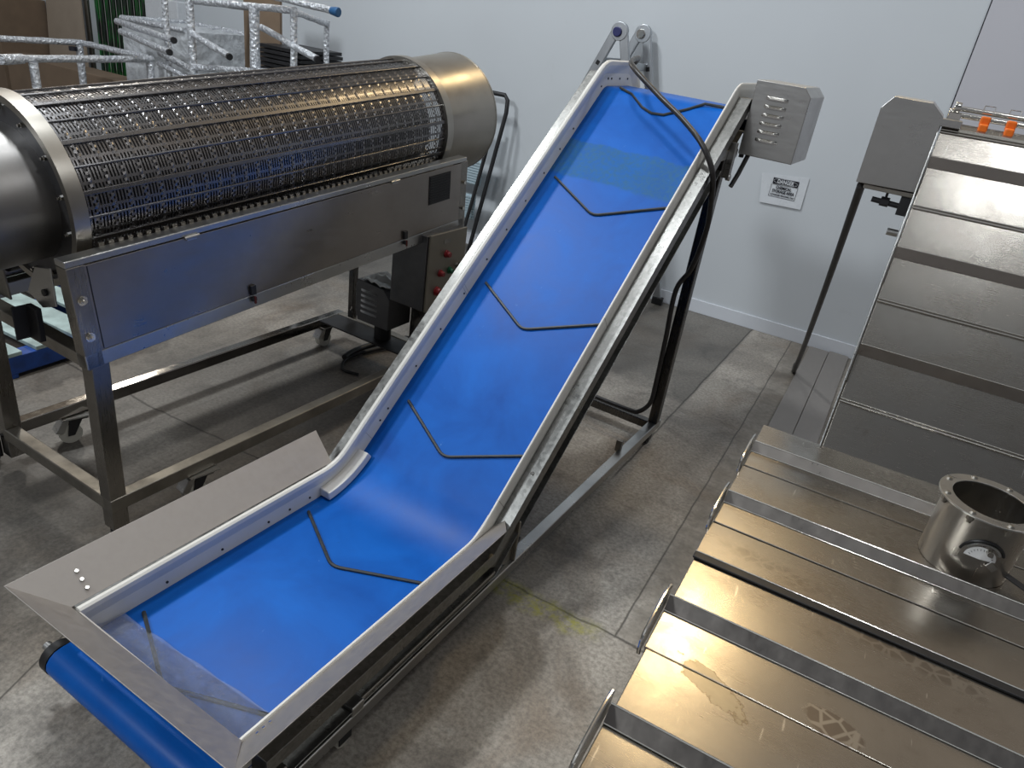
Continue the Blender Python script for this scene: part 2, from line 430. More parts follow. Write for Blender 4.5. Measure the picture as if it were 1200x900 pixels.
# ------------------------------------------------------------------ the room
WY = 5.815
b = MB(); b.box(-14, 6, -4, 9.5, -.2, 0); struct(b.build('floor', 'floor'))
b = MB(); b.box(-14, -8.66, WY, WY+.15, 0, 3.5); b.box(-8.66, -7.45, WY, WY+.15, 2.5, 3.5); b.box(-7.45, .068, WY, WY+.15, 0, 3.5)
struct(b.build('wall_back', 'wall'))
b = MB(); b.box(.068, 6, WY-.004, WY+.146, 0, 3.5); struct(b.build('wall_right', 'wall2', bevel=.003))
b = MB(); b.box(.064, .070, WY-.0055, WY-.0035, .11, 3.5); struct(b.build('trim_2', 'ink'))
b = MB(); b.box(-7.45, .066, WY-.014, WY, .0, .108); struct(b.build('baseboard_back', 'skirt', bevel=.003))
b = MB(); b.box(.07, 6, WY-.018, WY-.004, .0, .108); struct(b.build('baseboard_right', 'skirt', bevel=.003))
b = MB()
for k in range(25):
    x0 = -8.66+k*.05; b.box(x0, x0+.047, WY+.06+.02*(k % 2), WY+.075+.02*(k % 2), .01, 2.5)
dr = struct(b.build('door_1', 'curtain'))
b = MB(); b.box(-8.72, -8.66, WY-.03, WY, 0, 2.56); b.box(-7.45, -7.39, WY-.03, WY, 0, 2.56); b.box(-8.72, -7.39, WY-.03, WY, 2.5, 2.56)
struct(b.build('trim_1', 'dull', bevel=.003))

# ------------------------------------------------------------------ danger notice on the wall
sg = thing('danger_notice', 'laminated paper sign reading DANGER CHEMICAL STORAGE AREA taped to the white wall', 'sign', (-.796, WY-.006, .976))
b = MB(); b.prism([(-.976, WY-.002, 1.180), (-.640, WY-.006, 1.214), (-.636, WY-.010, .984), (-.936, WY-.010, .974)], (0, -.0012, 0)); b.build('sheet', 'paper', sg)
b = MB(); b.prism([(-.884, WY-.011, 1.168), (-.700, WY-.011, 1.172), (-.700, WY-.011, 1.128), (-.882, WY-.011, 1.124)], (0, -.001, 0)); hb = b.build('header_band', 'ink', sg)
b = MB()
for (x0, x1, z0, z1) in ((-.888, -.886, 1.034, 1.124), (-.698, -.696, 1.034, 1.128), (-.888, -.696, 1.034, 1.036)): b.box(x0, x1, WY-.0122, WY-.011, z0, z1)
b.build('border', 'ink', sg)
b = MB(); ov = [(-.792+.086*cos(k*PI/16), WY-.0135, 1.148+.0195*sin(k*PI/16)) for k in range(32)]; b.tube(ov, .0008, 5, closed=True); b.build('oval_line', 'paper', sg)
def text(s, x, z, size, mt, wide, parent, y=WY-.0135):
    c = bpy.data.curves.new('lettering', 'FONT'); c.body = s; c.size = size; c.align_x = 'CENTER'; c.align_y = 'CENTER'; c.extrude = .0004; c.offset = size*.03
    c.materials.append(M[mt]); o = bpy.data.objects.new('lettering', c); C.objects.link(o)
    o.rotation_euler = (PI/2, 0, 0); o.parent = parent; o.location = Vector((x, y, z))-wloc(parent)
    bpy.context.view_layer.update(); w = o.dimensions.x; k = wide/w if w > 0 else 1
    me = bpy.data.meshes.new_from_object(o); q = bpy.data.objects.new('lettering', me)
    for v in me.vertices: v.co = Vector((v.co.x*k, -v.co.z, v.co.y))
    q.location = o.location; q.parent = parent; bpy.data.objects.remove(o); C.objects.link(q)
    return q
text('DANGER', -.792, 1.147, .036, 'paper', .118, sg)
text('CHEMICAL', -.794, 1.104, .030, 'ink', .112, sg)
text('STORAGE AREA', -.791, 1.076, .030, 'ink', .160, sg)
text('AUTHORIZED PERSONNEL ONLY', -.791, 1.050, .014, 'ink', .176, sg)

# ------------------------------------------------------------------ main belt conveyor
WL, WR = -1.702, -1.028           # guard faces
ZB = .213; NB = -1.02
CV = thing('belt_conveyor', 'blue belt incline conveyor with white side guards and dark V-shaped cleats', 'conveyor', TU((2.2, -1.37, 0)))
def arcpath(p0, p1, p2, r, n=9):   # fillet at p1
    a = Vector(p0); b_ = Vector(p1); c = Vector(p2)
    d1 = (a-b_).normalized(); d2 = (c-b_).normalized(); ang = d1.angle(d2); t = r/math.tan(ang/2)
    s0 = b_+d1*t; s1 = b_+d2*t; bis = (d1+d2).normalized(); cen = b_+bis*(r/sin(ang/2))
    v0 = s0-cen; v1 = s1-cen; out = []
    full = v0.angle_signed(v1)
    for i in range(n):
        an = -full*i/(n-1); q = Vector((v0.x*cos(an)-v0.y*sin(an), v0.x*sin(an)+v0.y*cos(an))); out.append(tuple(cen+q))
    return out
def bend_u(z, n): return ((z*cos(0)) and 0) or ((-n + z*cos(TH))/sin(TH))
uB1 = bend_u(ZB, NB); ZT = 1.722; uB2 = bend_u(ZT, NB)
low0 = (.72, ZB); bend1 = (uB1, ZB); bend2 = (uB2, ZT); headp = (3.93, ZT)
top = [low0] + arcpath(low0, bend1, bend2, .42, 13) + arcpath(bend1, bend2, headp, .10, 7) + [headp]
hr, tr_ = .055, .050
head = [(headp[0]+hr*sin(k*PI/8), headp[1]-hr+hr*cos(k*PI/8)) for k in range(1, 8)]
under_n = NB-.115
uU1 = bend_u(ZB-.13, under_n); uU2 = bend_u(ZT-.115, under_n)
tail = [(low0[0]-tr_*sin(k*PI/8), low0[1]-tr_-tr_*cos(k*PI/8)) for k in range(0, 9)]
ret = [(3.93, ZT-2*hr), (uU2, ZT-.115), (uU1, ZB-.13)]
path = top + head + ret + tail[:-1]
b = MB(TU)
n = len(path); th = .003
arc = b.sweep(path, [(-1.715, 0), (-1.015, 0), (-1.015, -th), (-1.715, -th)], closed=True)
belt = b.build('belt', 'belt', CV)
me = belt.data; uvl = me.uv_layers.new(name='UVMap')
sidx = {}
for poly in me.polygons:
    poly.use_smooth = True
    for li in poly.loop_indices:
        vi = me.loops[li].vertex_index; i = vi//4
        w = TU((0, 0, 0)); p = me.vertices[vi].co + wloc(belt)
        u = p.x*UX+p.y*UY; s_ = u*cos(TH)+p.z*sin(TH)
        uvl.data[li].uv = (s_ if i < len(top) else 0, (-1.015 if vi % 4 in (1, 2) else -1.715))
for e in me.edges: pass
es = belt.modifiers.new('edges', 'EDGE_SPLIT'); es.split_angle = R(50)
# cleats
def cleat(T, tips, vert, h, r=.0065):
    (a, b0, c), hh = (tips[0], vert, tips[1]), h
    pts = [a + (hh,)]
    A = Vector(a); V = Vector(vert); Cc = Vector(tips[1])
    pts = [(A.x, A.y, hh)]
    for k in range(7):
        t = k/6; q = (V+(A-V).normalized()*.035)*(1-t)**2 + V*2*t*(1-t) + (V+(Cc-V).normalized()*.035)*t*t
        pts.append((q.x, q.y, hh))
    pts.append((Cc.x, Cc.y, hh))
    m_ = MB(T); m_.tube(pts, r, 6); return m_
for s0, dv in ((3.272, .155), (2.618, .155), (1.973, .152)):
    cleat(TG, [(s0, -1.652), (s0+.002, -1.045)], (s0-dv, -1.370), NB+.004).build('cleat', 'cleat', belt)
for u0, dv in ((1.615, .160), (.940, .130)):
    cleat(TU, [(u0, -1.661), (u0+.002, -1.045)], (u0-dv, -1.384), ZB+.004).build('cleat', 'cleat', belt)
# top cleat folds over the head bend
b = MB(TU)
def bt(s_, w):   # point on belt from slope coordinate
    u, z = inc(s_, NB+.004)
    if z > ZT+.004-.004: u = uB2+(s_-(ZT-NB*cos(TH))/sin(TH)); z = ZT+.005
    return (u, w, z)
b.tube([bt(3.90, -1.62), bt(3.87, -1.54), bt(3.80, -1.45), bt(3.775, -1.39), bt(3.78, -1.33), bt(3.84, -1.24), bt(3.895, -1.17), bt(3.905, -1.10), bt(3.905, -1.045)], .0065, 6)
b.build('cleat', 'cleat', belt)
# side guards
def guard(w0, w1, name='side_guard'):
    HG = .122
    p = [(.775, ZB-.002)] + arcpath((.775, ZB), bend1, bend2, .30, 7) + arcpath(bend1, bend2, headp, .05, 4) + [(3.885, ZT), (3.90, ZT-.004), (3.985, ZT-.085)]
    left = w1 < -1.5
    pr = [(w0+.004, HG-.006), (w0+.011, HG), (w1+.006, HG), (w1+.013, HG-.006), (w1+.013, HG-.022), (w1, HG-.062), (w1, -.045), (w0, -.045), (w0, HG-.020)] if left else [(w0, HG-.006), (w0+.003, HG), (w1-.003, HG), (w1, HG-.006), (w1, -.045), (w0, -.045)]
    m_ = MB(TU); m_.sweep(p, pr)
    return m_.build(name, 'poly', CV, bevel=.003, seg=2, angle=20)
gl = guard(-1.716, WL); gr = guard(WR, -1.016)
# joint lines and screws on the left guard
def screw(parent, T, p, ax, r=.0045, mt='rubber', ln=.004):
    m_ = MB(T); q = Vector(p); m_.cyl(tuple(q), tuple(q+Vector(ax)*ln), r, 10, smooth=False); m_.build('screw', mt, parent)
for u0 in (.80, 1.05, 1.26, 1.46, 1.56, 1.66): screw(gl, TU, (u0, WL-.001, ZB+.024), (0, 1, 0))
for s0 in (1.66, 1.84, 1.90, 2.12, 2.32, 2.52, 2.72, 2.90, 3.08, 3.26, 3.42, 3.56, 3.86): screw(gl, TG, (s0, WL-.001, NB+.026), (0, 1, 0))
for u0 in (3.66, 3.70, 3.80, 3.90): screw(gl, TU, (u0, WL-.001, ZT+.035), (0, 1, 0), .0055)
for s0 in (1.76, 2.53, 2.545):
    m_ = MB(TG); m_.box(s0, s0+.0012, WL-.001, WL+.0006, NB-.01, NB+.12); m_.build('joint_line', 'dull', gl)
for s0 in (1.74, 2.58):
    m_ = MB(TG); m_.box(s0, s0+.0012, WR-.0006, WR+.013, NB+.0, NB+.1225); m_.build('joint_line', 'dull', gr)
# curved shoes holding the belt down in the bend
for w0, w1 in ((WL, -1.650), (-1.062, WR)):
    arcp = [q for q in arcpath(low0, bend1, bend2, .40, 15)]
    m_ = MB(TU); m_.sweep([(q[0], q[1]) for q in arcp[1:]], [(w0, .042), (w1, .042), (w1, .006), (w0, .006)])
    m_.build('bend_shoe', 'poly', CV, bevel=.004, seg=3)
# steel side channels (ledge, lip and web) following the belt
def channel(wi, wo, name='side_channel'):
    sg_ = 1 if wo > wi else -1
    p = [(.80, ZB+.062), (bend_u(ZB+.062, -.96), ZB+.062), (bend_u(ZT+.062, -.96), ZT+.062), (3.70, ZT+.062)]
    t = .003*sg_
    m_ = MB(TU)
    m_.sweep(p, [(wi, 0), (wo, 0), (wo, -.050), (wo-t, -.050), (wo-t, -.003), (wi+t, -.003), (wi+t, -.145), (wo-t*4, -.145), (wo-t*4, -.148), (wi, -.148)])
    return m_.build(name, 'galv', CV, bevel=.0015)
chr_ = channel(-1.013, -.955); chl = channel(-1.719, -1.789)
for u_, n_ in ((1.0, 0), (1.25, 0), (1.5, 0), (1.75, 0)):
    m_ = MB(TU); m_.box(u_, u_+.022, -1.010, -.988, .250, .272); m_.build('clip', 'rubber', chr_)
for s_ in (1.62, 1.90):
    m_ = MB(TG); m_.cyl((s_, -.982, -.9605), (s_, -.982, -.956), .008, 8, smooth=False); m_.build('rivet', 'bright', chr_)
# hopper lips
ZR, ZF = ZB+.122, .425
def plate(pts, name, mt, parent, t=.0025, bev=.0008):
    m_ = MB(TU); P = [m_.T(p) for p in pts]; nn = (P[1]-P[0]).cross(P[2]-P[0]).normalized()*t
    k = len(P); m_.v = P+[p-nn for p in P]
    m_.f = [tuple(range(k)), tuple(range(k, 2*k))[::-1]]+[(i, (i+1) % k, k+(i+1) % k, k+i) for i in range(k)]
    m_.sm = [False]*len(m_.f); return m_.build(name, mt, parent, bevel=bev)
hop = plate([(.765, -1.717, ZR-.004), (.655, -1.822, ZF), (1.805, -1.822, ZF), (1.788, -1.717, ZR-.004)], 'hopper_lip', 'film', CV)
hpr = plate([(.775, -1.016, ZR-.010), (1.97, -1.016, ZR-.010), (1.79, -.905, ZF), (.665, -.905, ZF)], 'hopper_lip', 'film', CV)
hpf = plate([(.765, -1.717, ZR-.004), (.775, -1.016, ZR-.004), (.665, -.905, ZF), (.655, -1.822, ZF)], 'hopper_lip', 'film', CV)
m_ = MB(TU); m_.box(.772, .776, -1.702, -1.028, ZB+.01, ZR-.010); m_.build('tail_plate', 'film', CV)
for k in range(3):
    t = .25+.22*k
    screw(hop, TU, (.79-.05*t*0+.035-.018*k*0+.0, -1.735-.022*k, ZR+.014+.0185*k), (0, .35, .9), .006, 'bright', .008)
for k in range(3):
    screw(hpr, TU, (.80+.02*k, -.985, ZR+.020), (0, -.6, .8), .004, 'bright', .006)
for k in range(2): screw(hpf, TU, (.715, -1.33+.05*k, ZR+.037), (-.5, 0, .8), .004, 'bright', .005)
# clear plastic sheet lying over the tail end
b = MB(TU); NU, NW = 14, 40; vs = []; fs = []
for i in range(NU+1):
    for j in range(NW+1):
        t = i/NU; wv = WL+.004+(WR-WL-.008)*j/NW; length = .120+.035*(j/NW)
        u = .778+length*t; z = ZB+.008+.030*(sin(t*PI)**1)*(.45+.25*sin(wv*13+t*3))+.045*(1-t)**3+.004*sin(wv*40+t*6)
        vs.append((u, wv, z))
for i in range(NU):
    for j in range(NW): a = i*(NW+1)+j; fs.append((a, a+1, a+NW+2, a+NW+1))
b.add(vs, fs, smooth=True); b.build('clear_film', 'clear', CV, recalc=False)
# rollers
b = MB(TU); b.cyl((low0[0], -1.735, ZB-tr_), (low0[0], -1.0, ZB-tr_), tr_-.004, 28); rl = b.build('tail_roller', 'dark', CV)
b = MB(TU); b.cyl((low0[0], -1.748, ZB-tr_), (low0[0], -1.718, ZB-tr_), .051, 28); b.build('end_cap', 'rubber', rl)
b = MB(TU); b.cyl((low0[0], -1.80, ZB-tr_), (low0[0], -.95, ZB-tr_), .014, 14); b.build('shaft', 'steel', rl)
b = MB(TU); b.cyl((3.93, -1.71, ZT-hr-.003), (3.93, -1.02, ZT-hr-.003), hr-.004, 28); hrl = b.build('head_roller', 'dark', CV)
b = MB(TU); b.cyl((3.93, -1.80, ZT-hr-.003), (3.93, -.90, ZT-hr-.003), .014, 14); b.build('shaft', 'steel', hrl)
# base frame
def sq(T, a, bq, size, name, mt, parent, bev=.004, hei=None, up=(0, 0, 1)):
    m_ = MB(T); m_.bar(a, bq, size, hei or size, up); return m_.build(name, mt, parent, bevel=bev)
zr = .085
upx = tuple(TU((1, 0, 0)))
sq(TU, (.86, -.990, zr), (3.56, -.990, zr), .048, 'base_rail', 'steel', CV)
sq(TU, (.86, -1.755, zr), (3.56, -1.755, zr), .048, 'base_rail', 'steel', CV)
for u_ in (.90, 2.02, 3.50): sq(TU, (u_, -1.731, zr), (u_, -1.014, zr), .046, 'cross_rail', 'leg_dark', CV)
def zun(u_): return (u_*sin(TH)+(-1.10))/cos(TH)
for w_ in (-.990, -1.755):
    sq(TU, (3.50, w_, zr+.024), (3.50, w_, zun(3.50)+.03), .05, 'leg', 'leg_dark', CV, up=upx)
    sq(TU, (1.145, w_, zr+.024), (1.145, w_, .145), .05, 'leg', 'steel', CV, up=upx)
    sq(TU, (2.02, w_, zr+.024), (2.02, w_, .30), .045, 'leg', 'dull', CV, up=upx, hei=.012)
    sq(TU, (.87, w_, zr), (.87, w_, .15), .03, 'leg', 'dull', CV, up=upx)
    m_ = MB(TU); m_.prism([(1.88, w_-.004, .215), (1.95, w_-.004, .335), (2.06, w_-.004, .20), (2.04, w_-.004, .10), (1.98, w_-.004, .10)], tuple([0, .010, 0])) if False else m_.prism([(1.86, w_-.004, .17), (1.97, w_-.004, .325), (2.07, w_-.004, .22), (2.04, w_-.004, .10), (1.995, w_-.004, .10)], (0, .010, 0)); m_.build('gusset_plate', 'dull', CV, bevel=.002)
    m_ = MB(TU); m_.cyl((2.035, w_+.008, .205), (2.035, w_+.020, .205), .010, 6, smooth=False); m_.build('bolt', 'dark', CV)
sq(TU, (1.16, -.978, .135), (1.93, -.978, .135), .012, 'tie_bar', 'dull', CV)
# angle bracket of the lower rail
for u_ in (1.10, 3.44):
    for w_ in (-.990, -1.755):
        m_ = MB(TU); m_.cyl((u_, w_-.014, .031), (u_, w_+.014, .031), .031, 20); wh = m_.build('caster', 'white_wheel' if u_ < 2 else 'dark', CV)
        m_ = MB(TU); m_.box(u_-.025, u_+.025, w_-.020, w_-.016, .025, .066); m_.box(u_-.025, u_+.025, w_+.016, w_+.020, .025, .066); m_.box(u_-.03, u_+.03, w_-.02, w_+.02, .058, .064); m_.build('fork', 'dark', wh)
m_ = MB(TU); m_.box(3.08, 3.10, -1.03, -1.0, .10, .16); m_.build('clip', 'dull', CV)
# motor cover with louvres
mc = MB(TU); x0, x1, z0, z1 = -.950, -.700, 1.545, 1.870
mc.prism([(3.61, x0, z1), (3.61, x1-.035, z1), (3.61, x1, z1-.038), (3.61, x1, z0), (3.61, x0, z0)], (.30, 0, 0))
mcv = mc.build('motor_cover', 'steel', CV, bevel=.003)
for k in range(6):
    zc = 1.800-.036*k; m_ = MB(TU)
    xa, xb = -.890, -.790
    vs = []
    for j in range(9):
        t = j/8; d = .010*min(1, sin(t*PI)*2.2)
        w_ = xa+(xb-xa)*t
        vs += [(3.610, w_, zc+.010), (3.610-d, w_, zc+.001), (3.610-d, w_, zc-.003), (3.610, w_, zc-.003)]
    fs = [(4*j+i, 4*j+4+i, 4*j+5+i, 4*j+1+i) for j in range(8) for i in range(3)]
    m_.add(vs, fs, smooth=True); m_.build('louvre', 'bright', mcv, recalc=False)
m_ = MB(TU); m_.box(3.66, 3.84, -.955, -.9505, 1.54, 1.80); m_.cyl((3.70, -.955, 1.52), (3.70, -.955, 1.60), .012, 10); m_.build('mounting_plate', 'dark', mcv)
m_ = MB(TU); m_.box(3.40, 3.66, -.975, -.965, 1.52, 1.56); m_.box(3.50, 3.53, -.965, -.935, 1.44, 1.60); m_.cyl((3.515, -.93, 1.445), (3.515, -.95, 1.445), .016, 8); m_.build('tension_bracket', 'steel', CV, bevel=.002)
m_ = MB(TU); m_.tube([(3.56, -.93, 1.40), (3.60, -.92, 1.46), (3.63, -.91, 1.53), (3.64, -.90, 1.58)], .011, 8); m_.build('motor_lead', 'cable', CV)
# power cable
def spline(pts, n=10):
    P = [Vector(p) for p in pts]; out = []
    for i in range(len(P)-1):
        p0 = P[max(i-1, 0)]; p1 = P[i]; p2 = P[i+1]; p3 = P[min(i+2, len(P)-1)]
        for k in range(n):
            t = k/n; out.append(.5*((2*p1)+(-p0+p2)*t+(2*p0-5*p1+4*p2-p3)*t*t+(-p0+3*p1-3*p2+p3)*t**3))
    out.append(P[-1]); return out
cp = [TU((3.99, -1.775, 1.62)), TU((3.97, -1.74, 1.78)), TU((3.90, -1.66, 1.862)), TG((3.90, -1.54, -.866)), TG((3.743, -1.333, -.86)), TG((3.624, -1.154, -.86)), TG((3.524, -1.019, -.88)), TU((3.27, -.945, 1.484)), TU((3.34, -.938, 1.34)), TU((3.40, -.945, 1.20)),
      TU((3.455, -.985, 1.0)), TU((3.46, -1.035, .868)), TU((3.46, -1.025, .60)), TU((3.46, -1.018, .35)), TU((3.46, -1.022, .23)), TU((3.46, -1.07, .158)), TU((3.46, -1.13, .142)), TU((3.46, -1.40, .142)), TU((3.46, -1.70, .145))]
b = MB(); b.tube(spline(cp), .0125, 10, world=True)
tag(b.build('power_cable', 'cable'), 'thick black cable looping over the head of the blue belt and down its rear leg', 'cable')

# ------------------------------------------------------------------ drum screen (trommel)
TR = thing('drum_screen', 'long stainless rotary drum screen on a wheeled steel frame beside the blue conveyor', 'drum screen', TU((2.2, -2.62, 0)))
ZA, WA = 1.142, -2.641
def TD(p):
    t, a, bq = p; return TU((t*cos(AL)-bq*sin(AL), WA+a, ZA+t*sin(AL)+bq*cos(AL)))
axis = (TD((1, 0, 0))-TD((0, 0, 0))).normalized()
rm = .301
b = MB(); GP, RW, SUB = 32, 24, 8; cols = GP*10; t0, t1 = 1.295, 3.205
na = RW*SUB
vid = {}
def vget(i, j):
    j %= na
    if (i, j) not in vid:
        a = 2*PI*j/na; t = t0+(t1-t0)*i/cols
        rr = rm+(.0015 if (i % 10) in (7, 8) and j % 2 else 0)
        b.v.append(TD((t, rr*cos(a), rr*sin(a)))); vid[(i, j)] = len(b.v)-1
    return vid[(i, j)]
for i in range(cols):
    g = i % 10
    for j in range(na):
        sub = j % SUB
        hole = (g in (0, 2, 4) and sub != 0) or (g in (6, 8) and sub in (1, 3, 5, 7) and (g == 6)) or (g == 8 and sub in (2, 4, 6))
        if not hole:
            b.f.append((vget(i, j), vget(i+1, j), vget(i+1, j+1), vget(i, j+1))); b.sm.append(False)
scr = b.build('screen_drum', 'mesh', TR, solid=.0015)
b = MB(TD); b.cyl((t0, 0, 0), (t1, 0, 0), .20, 24); b.build('dark_inner_tube', 'dark', TR)  # dark tube added inside so the screen holes look dark
for k in range(12):
    a = 2*PI*(k+.35)/12
    m_ = MB(TD); up = TD((0, cos(a), sin(a)))-TD((0, 0, 0))
    m_.bar((t0, (rm+.004)*cos(a), (rm+.004)*sin(a)), (t1, (rm+.004)*cos(a), (rm+.004)*sin(a)), .016, .010, tuple(up)); m_.build('longitudinal_bar', 'mesh', scr, bevel=.002)
for k in range(12):
    a = 2*PI*(k+.85)/12
    m_ = MB(TD); m_.tube([(t0+(t1-t0)*q/60, (rm+.003)*cos(a)+.001*sin(q*5), (rm+.003)*sin(a)) for q in range(61)], .0045, 6); m_.build('weld_bead', 'mesh', scr)
# rings
b = MB(); b.ring(TD((1.248, 0, 0)), axis, .298, .322, .052, 96); rg = b.build('tyre_ring', 'drum', TR)
b = MB(); b.ring(TD((1.262, 0, 0)), axis, .222, .300, .010, 96); fl = b.build('bolt_flange', 'flange_dark', TR)
for k in range(14):
    a = 2*PI*k/14+.17; m_ = MB(TD); m_.cyl((1.262, .276*cos(a), .276*sin(a)), (1.247, .276*cos(a), .276*sin(a)), .0085, 6, smooth=False); m_.cyl((1.250, .276*cos(a), .276*sin(a)), (1.238, .276*cos(a), .276*sin(a)), .005, 8); m_.build('bolt', 'bright', fl)
b = MB(); b.ring(TD((3.200, 0, 0)), axis, .285, .3215, .050, 96); b.build('tyre_ring', 'drum', TR)
# feed cylinder toward the camera and discharge hood
def shell(T, prof, name, mt, parent, seg=72, solid=.004):
    m_ = MB(T); vs = []; fs = []
    for (t, r) in prof:
        for k in range(seg): a = 2*PI*k/seg; vs.append((t, r*cos(a), r*sin(a)))
    for i in range(len(prof)-1):
        for k in range(seg): fs.append((i*seg+k, i*seg+(k+1) % seg, (i+1)*seg+(k+1) % seg, (i+1)*seg+k))
    m_.add(vs, fs, smooth=True); return m_.build(name, mt, parent, solid=solid)
shell(TD, [(1.262, .223), (.95, .226), (.55, .232)], 'feed_cylinder', 'feed', TR)
hd = shell(TD, [(3.25, .296), (3.27, .300), (3.63, .314), (3.655, .316)], 'discharge_hood', 'drum', TR)
b = MB(); b.ring(TD((3.648, 0, 0)), axis, .300, .319, .008, 96); b.build('hood_rim', 'drum', hd)
# upper tray frame (sloping with the drum)
SL = R(4.3)
def TS(p):      # (along slope from near post, across, down from top) -> world
    s_, w, d = p; return TU((1.159+s_*cos(SL)+(-d)*-sin(SL)*-1*-1, w, 1.124+s_*sin(SL)-d*cos(SL)))
def TS(p):
    s_, w, d = p; return TU((1.159+s_*cos(SL)+d*sin(SL), w, 1.124+s_*sin(SL)-d*cos(SL)))
LS = 2.13
for w_ in (-2.25, -3.03):
    sg_ = 1 if w_ > -2.6 else -1
    wo = w_; wi = w_-.055*sg_
    a_, b_ = min(wo, wi), max(wo, wi)
    m_ = MB(TS); m_.box(0, LS, a_, b_, 0, .022); m_.build('top_rail', 'steel', TR, bevel=.003)
    m_ = MB(TS); m_.box(0, LS, a_, b_, .330, .385); m_.build('bottom_rail', 'steel', TR, bevel=.003)
    for s0 in (0, LS-.05):
        m_ = MB(TS); m_.box(s0, s0+.062, a_, b_, .022, .39); m_.build('corner_post', 'tube', TR, bevel=.004)
    m_ = MB(TS); m_.box(.058, LS-.046, wo-.006*sg_ if sg_ > 0 else wo, wo if sg_ > 0 else wo+.006, .026, .329); dp = m_.build('side_panel', 'panel', TR, bevel=.0015)
    m_ = MB(TS)
    for q in range(52): m_.box(.15+q*.034, .15+q*.034+.018, wi-.008 if sg_ > 0 else wi, wi if sg_ > 0 else wi+.008, -.010, .004)
    m_.build('bristle_strip', 'dull', TR)
    if sg_ > 0:
        m_ = MB(TS); m_.box(.066, .069, wo, wo+.0015, .03, .325); m_.build('panel_gap', 'dark', dp)
        for s0 in (.45, 1.55):
            m_ = MB(TS); m_.cyl((s0-.03, wo+.006, .024), (s0+.03, wo+.006, .024), .006, 10); m_.box(s0-.02, s0+.02, wo, wo+.006, .018, .036); m_.build('hinge', 'steel', dp)
        for s0 in (.69, 1.63):
            m_ = MB(TS); m_.box(s0-.012, s0+.012, wo, wo+.014, .285, .325); m_.build('latch', 'dark', dp, bevel=.002)
            m_ = MB(TS); m_.box(s0-.005, s0+.005, wo+.012, wo+.020, .330, .362); m_.build('latch_lever', 'darkred', dp, bevel=.003)
            m_ = MB(TS); m_.box(s0-.010, s0+.010, wo, wo+.016, .335, .352); m_.build('latch_keeper', 'dark', dp, bevel=.002)
        m_ = MB(TS); m_.box(1.815, 1.99, wo, wo+.003, .050, .195); vt = m_.build('vent_panel', 'dark', dp)
        for k in range(11):
            m_ = MB(TS); m_.box(1.82, 1.985, wo+.002, wo+.006, .056+.0125*k, .061+.0125*k); m_.build('vent_slat', 'rubber', vt)
        for s0, d0 in ((.031, .138), (.031, .270)):
            m_ = MB(TS); m_.cyl((s0, wo, d0), (s0, wo+.003, d0), .016, 20); m_.cyl((s0, wo+.003, d0), (s0, wo+.012, d0), .011, 6, smooth=False); m_.cyl((s0, wo+.01, d0), (s0, wo+.018, d0), .006, 10); m_.build('bolt', 'bright', TR)
        for s0, d0 in ((LS-.02, .13), (LS-.02, .27)):
            m_ = MB(TS); m_.cyl((s0, wo, d0), (s0, wo+.012, d0), .010, 6, smooth=False); m_.build('bolt', 'bright', TR)
for s0 in (0, LS-.05):
    m_ = MB(TS); m_.box(s0, s0+.05, -2.975, -2.305, .335, .385); m_.build('cross_rail', 'dull', TR, bevel=.003)
# catch tray below the drum, near-end bracket plates, rollers
m_ = MB(TS); m_.prism([(.45, -2.32, .22), (.45, -2.96, .22), (.45, -2.78, .36), (.45, -2.50, .36)], (LS-.6, 0, 0)); m_.build('collection_trough', 'dark', TR, bevel=.003)
for w_ in (-2.40, -2.88):
    for s0 in (.10, LS-.17):
        m_ = MB(TS); m_.cyl((s0, w_, .20), (s0+.05, w_, .20), .045, 24); rw = m_.build('support_roller', 'dark', TR)
        m_ = MB(TS); m_.box(s0-.03, s0-.022, w_-.04, w_+.04, .14, .34); m_.build('roller_bracket', 'dull', TR, bevel=.003)
m_ = MB(TU); m_.prism([(1.16, -2.335, 1.08), (1.16, -2.43, 1.06), (1.16, -2.50, .955), (1.16, -2.42, .92), (1.16, -2.335, .95)], (.006, 0, 0)); pl = m_.build('end_plate', 'steel', TR, bevel=.002)
m_ = MB(TU); m_.cyl((1.158, -2.385, .985), (1.152, -2.385, .985), .012, 16); m_.build('hole_plug', 'rubber', pl)
for w_ in (-2.45, -2.74):
    m_ = MB(TU); m_.box(1.135, 1.155, w_-.032, w_+.032, .80, .92); m_.box(1.09, 1.155, w_-.032, w_-.026, .80, .92); m_.build('mount_bracket', 'dark', TR, bevel=.003)
# legs
for w_ in (-2.2825, -2.9975):
    for u_, zt in ((1.2325, .745), (3.165, .885)):
        if u_ > 2 and w_ < -2.6: w_ = -2.90
        m_ = MB(TU); q_ = .032 if u_ < 2 else .020; m_.box(u_-q_, u_+q_, w_-q_, w_+q_, .05 if u_ < 2 else .13, zt+.05); m_.build('leg', 'tube' if u_ < 2 else 'leg_dark', TR, bevel=.004)
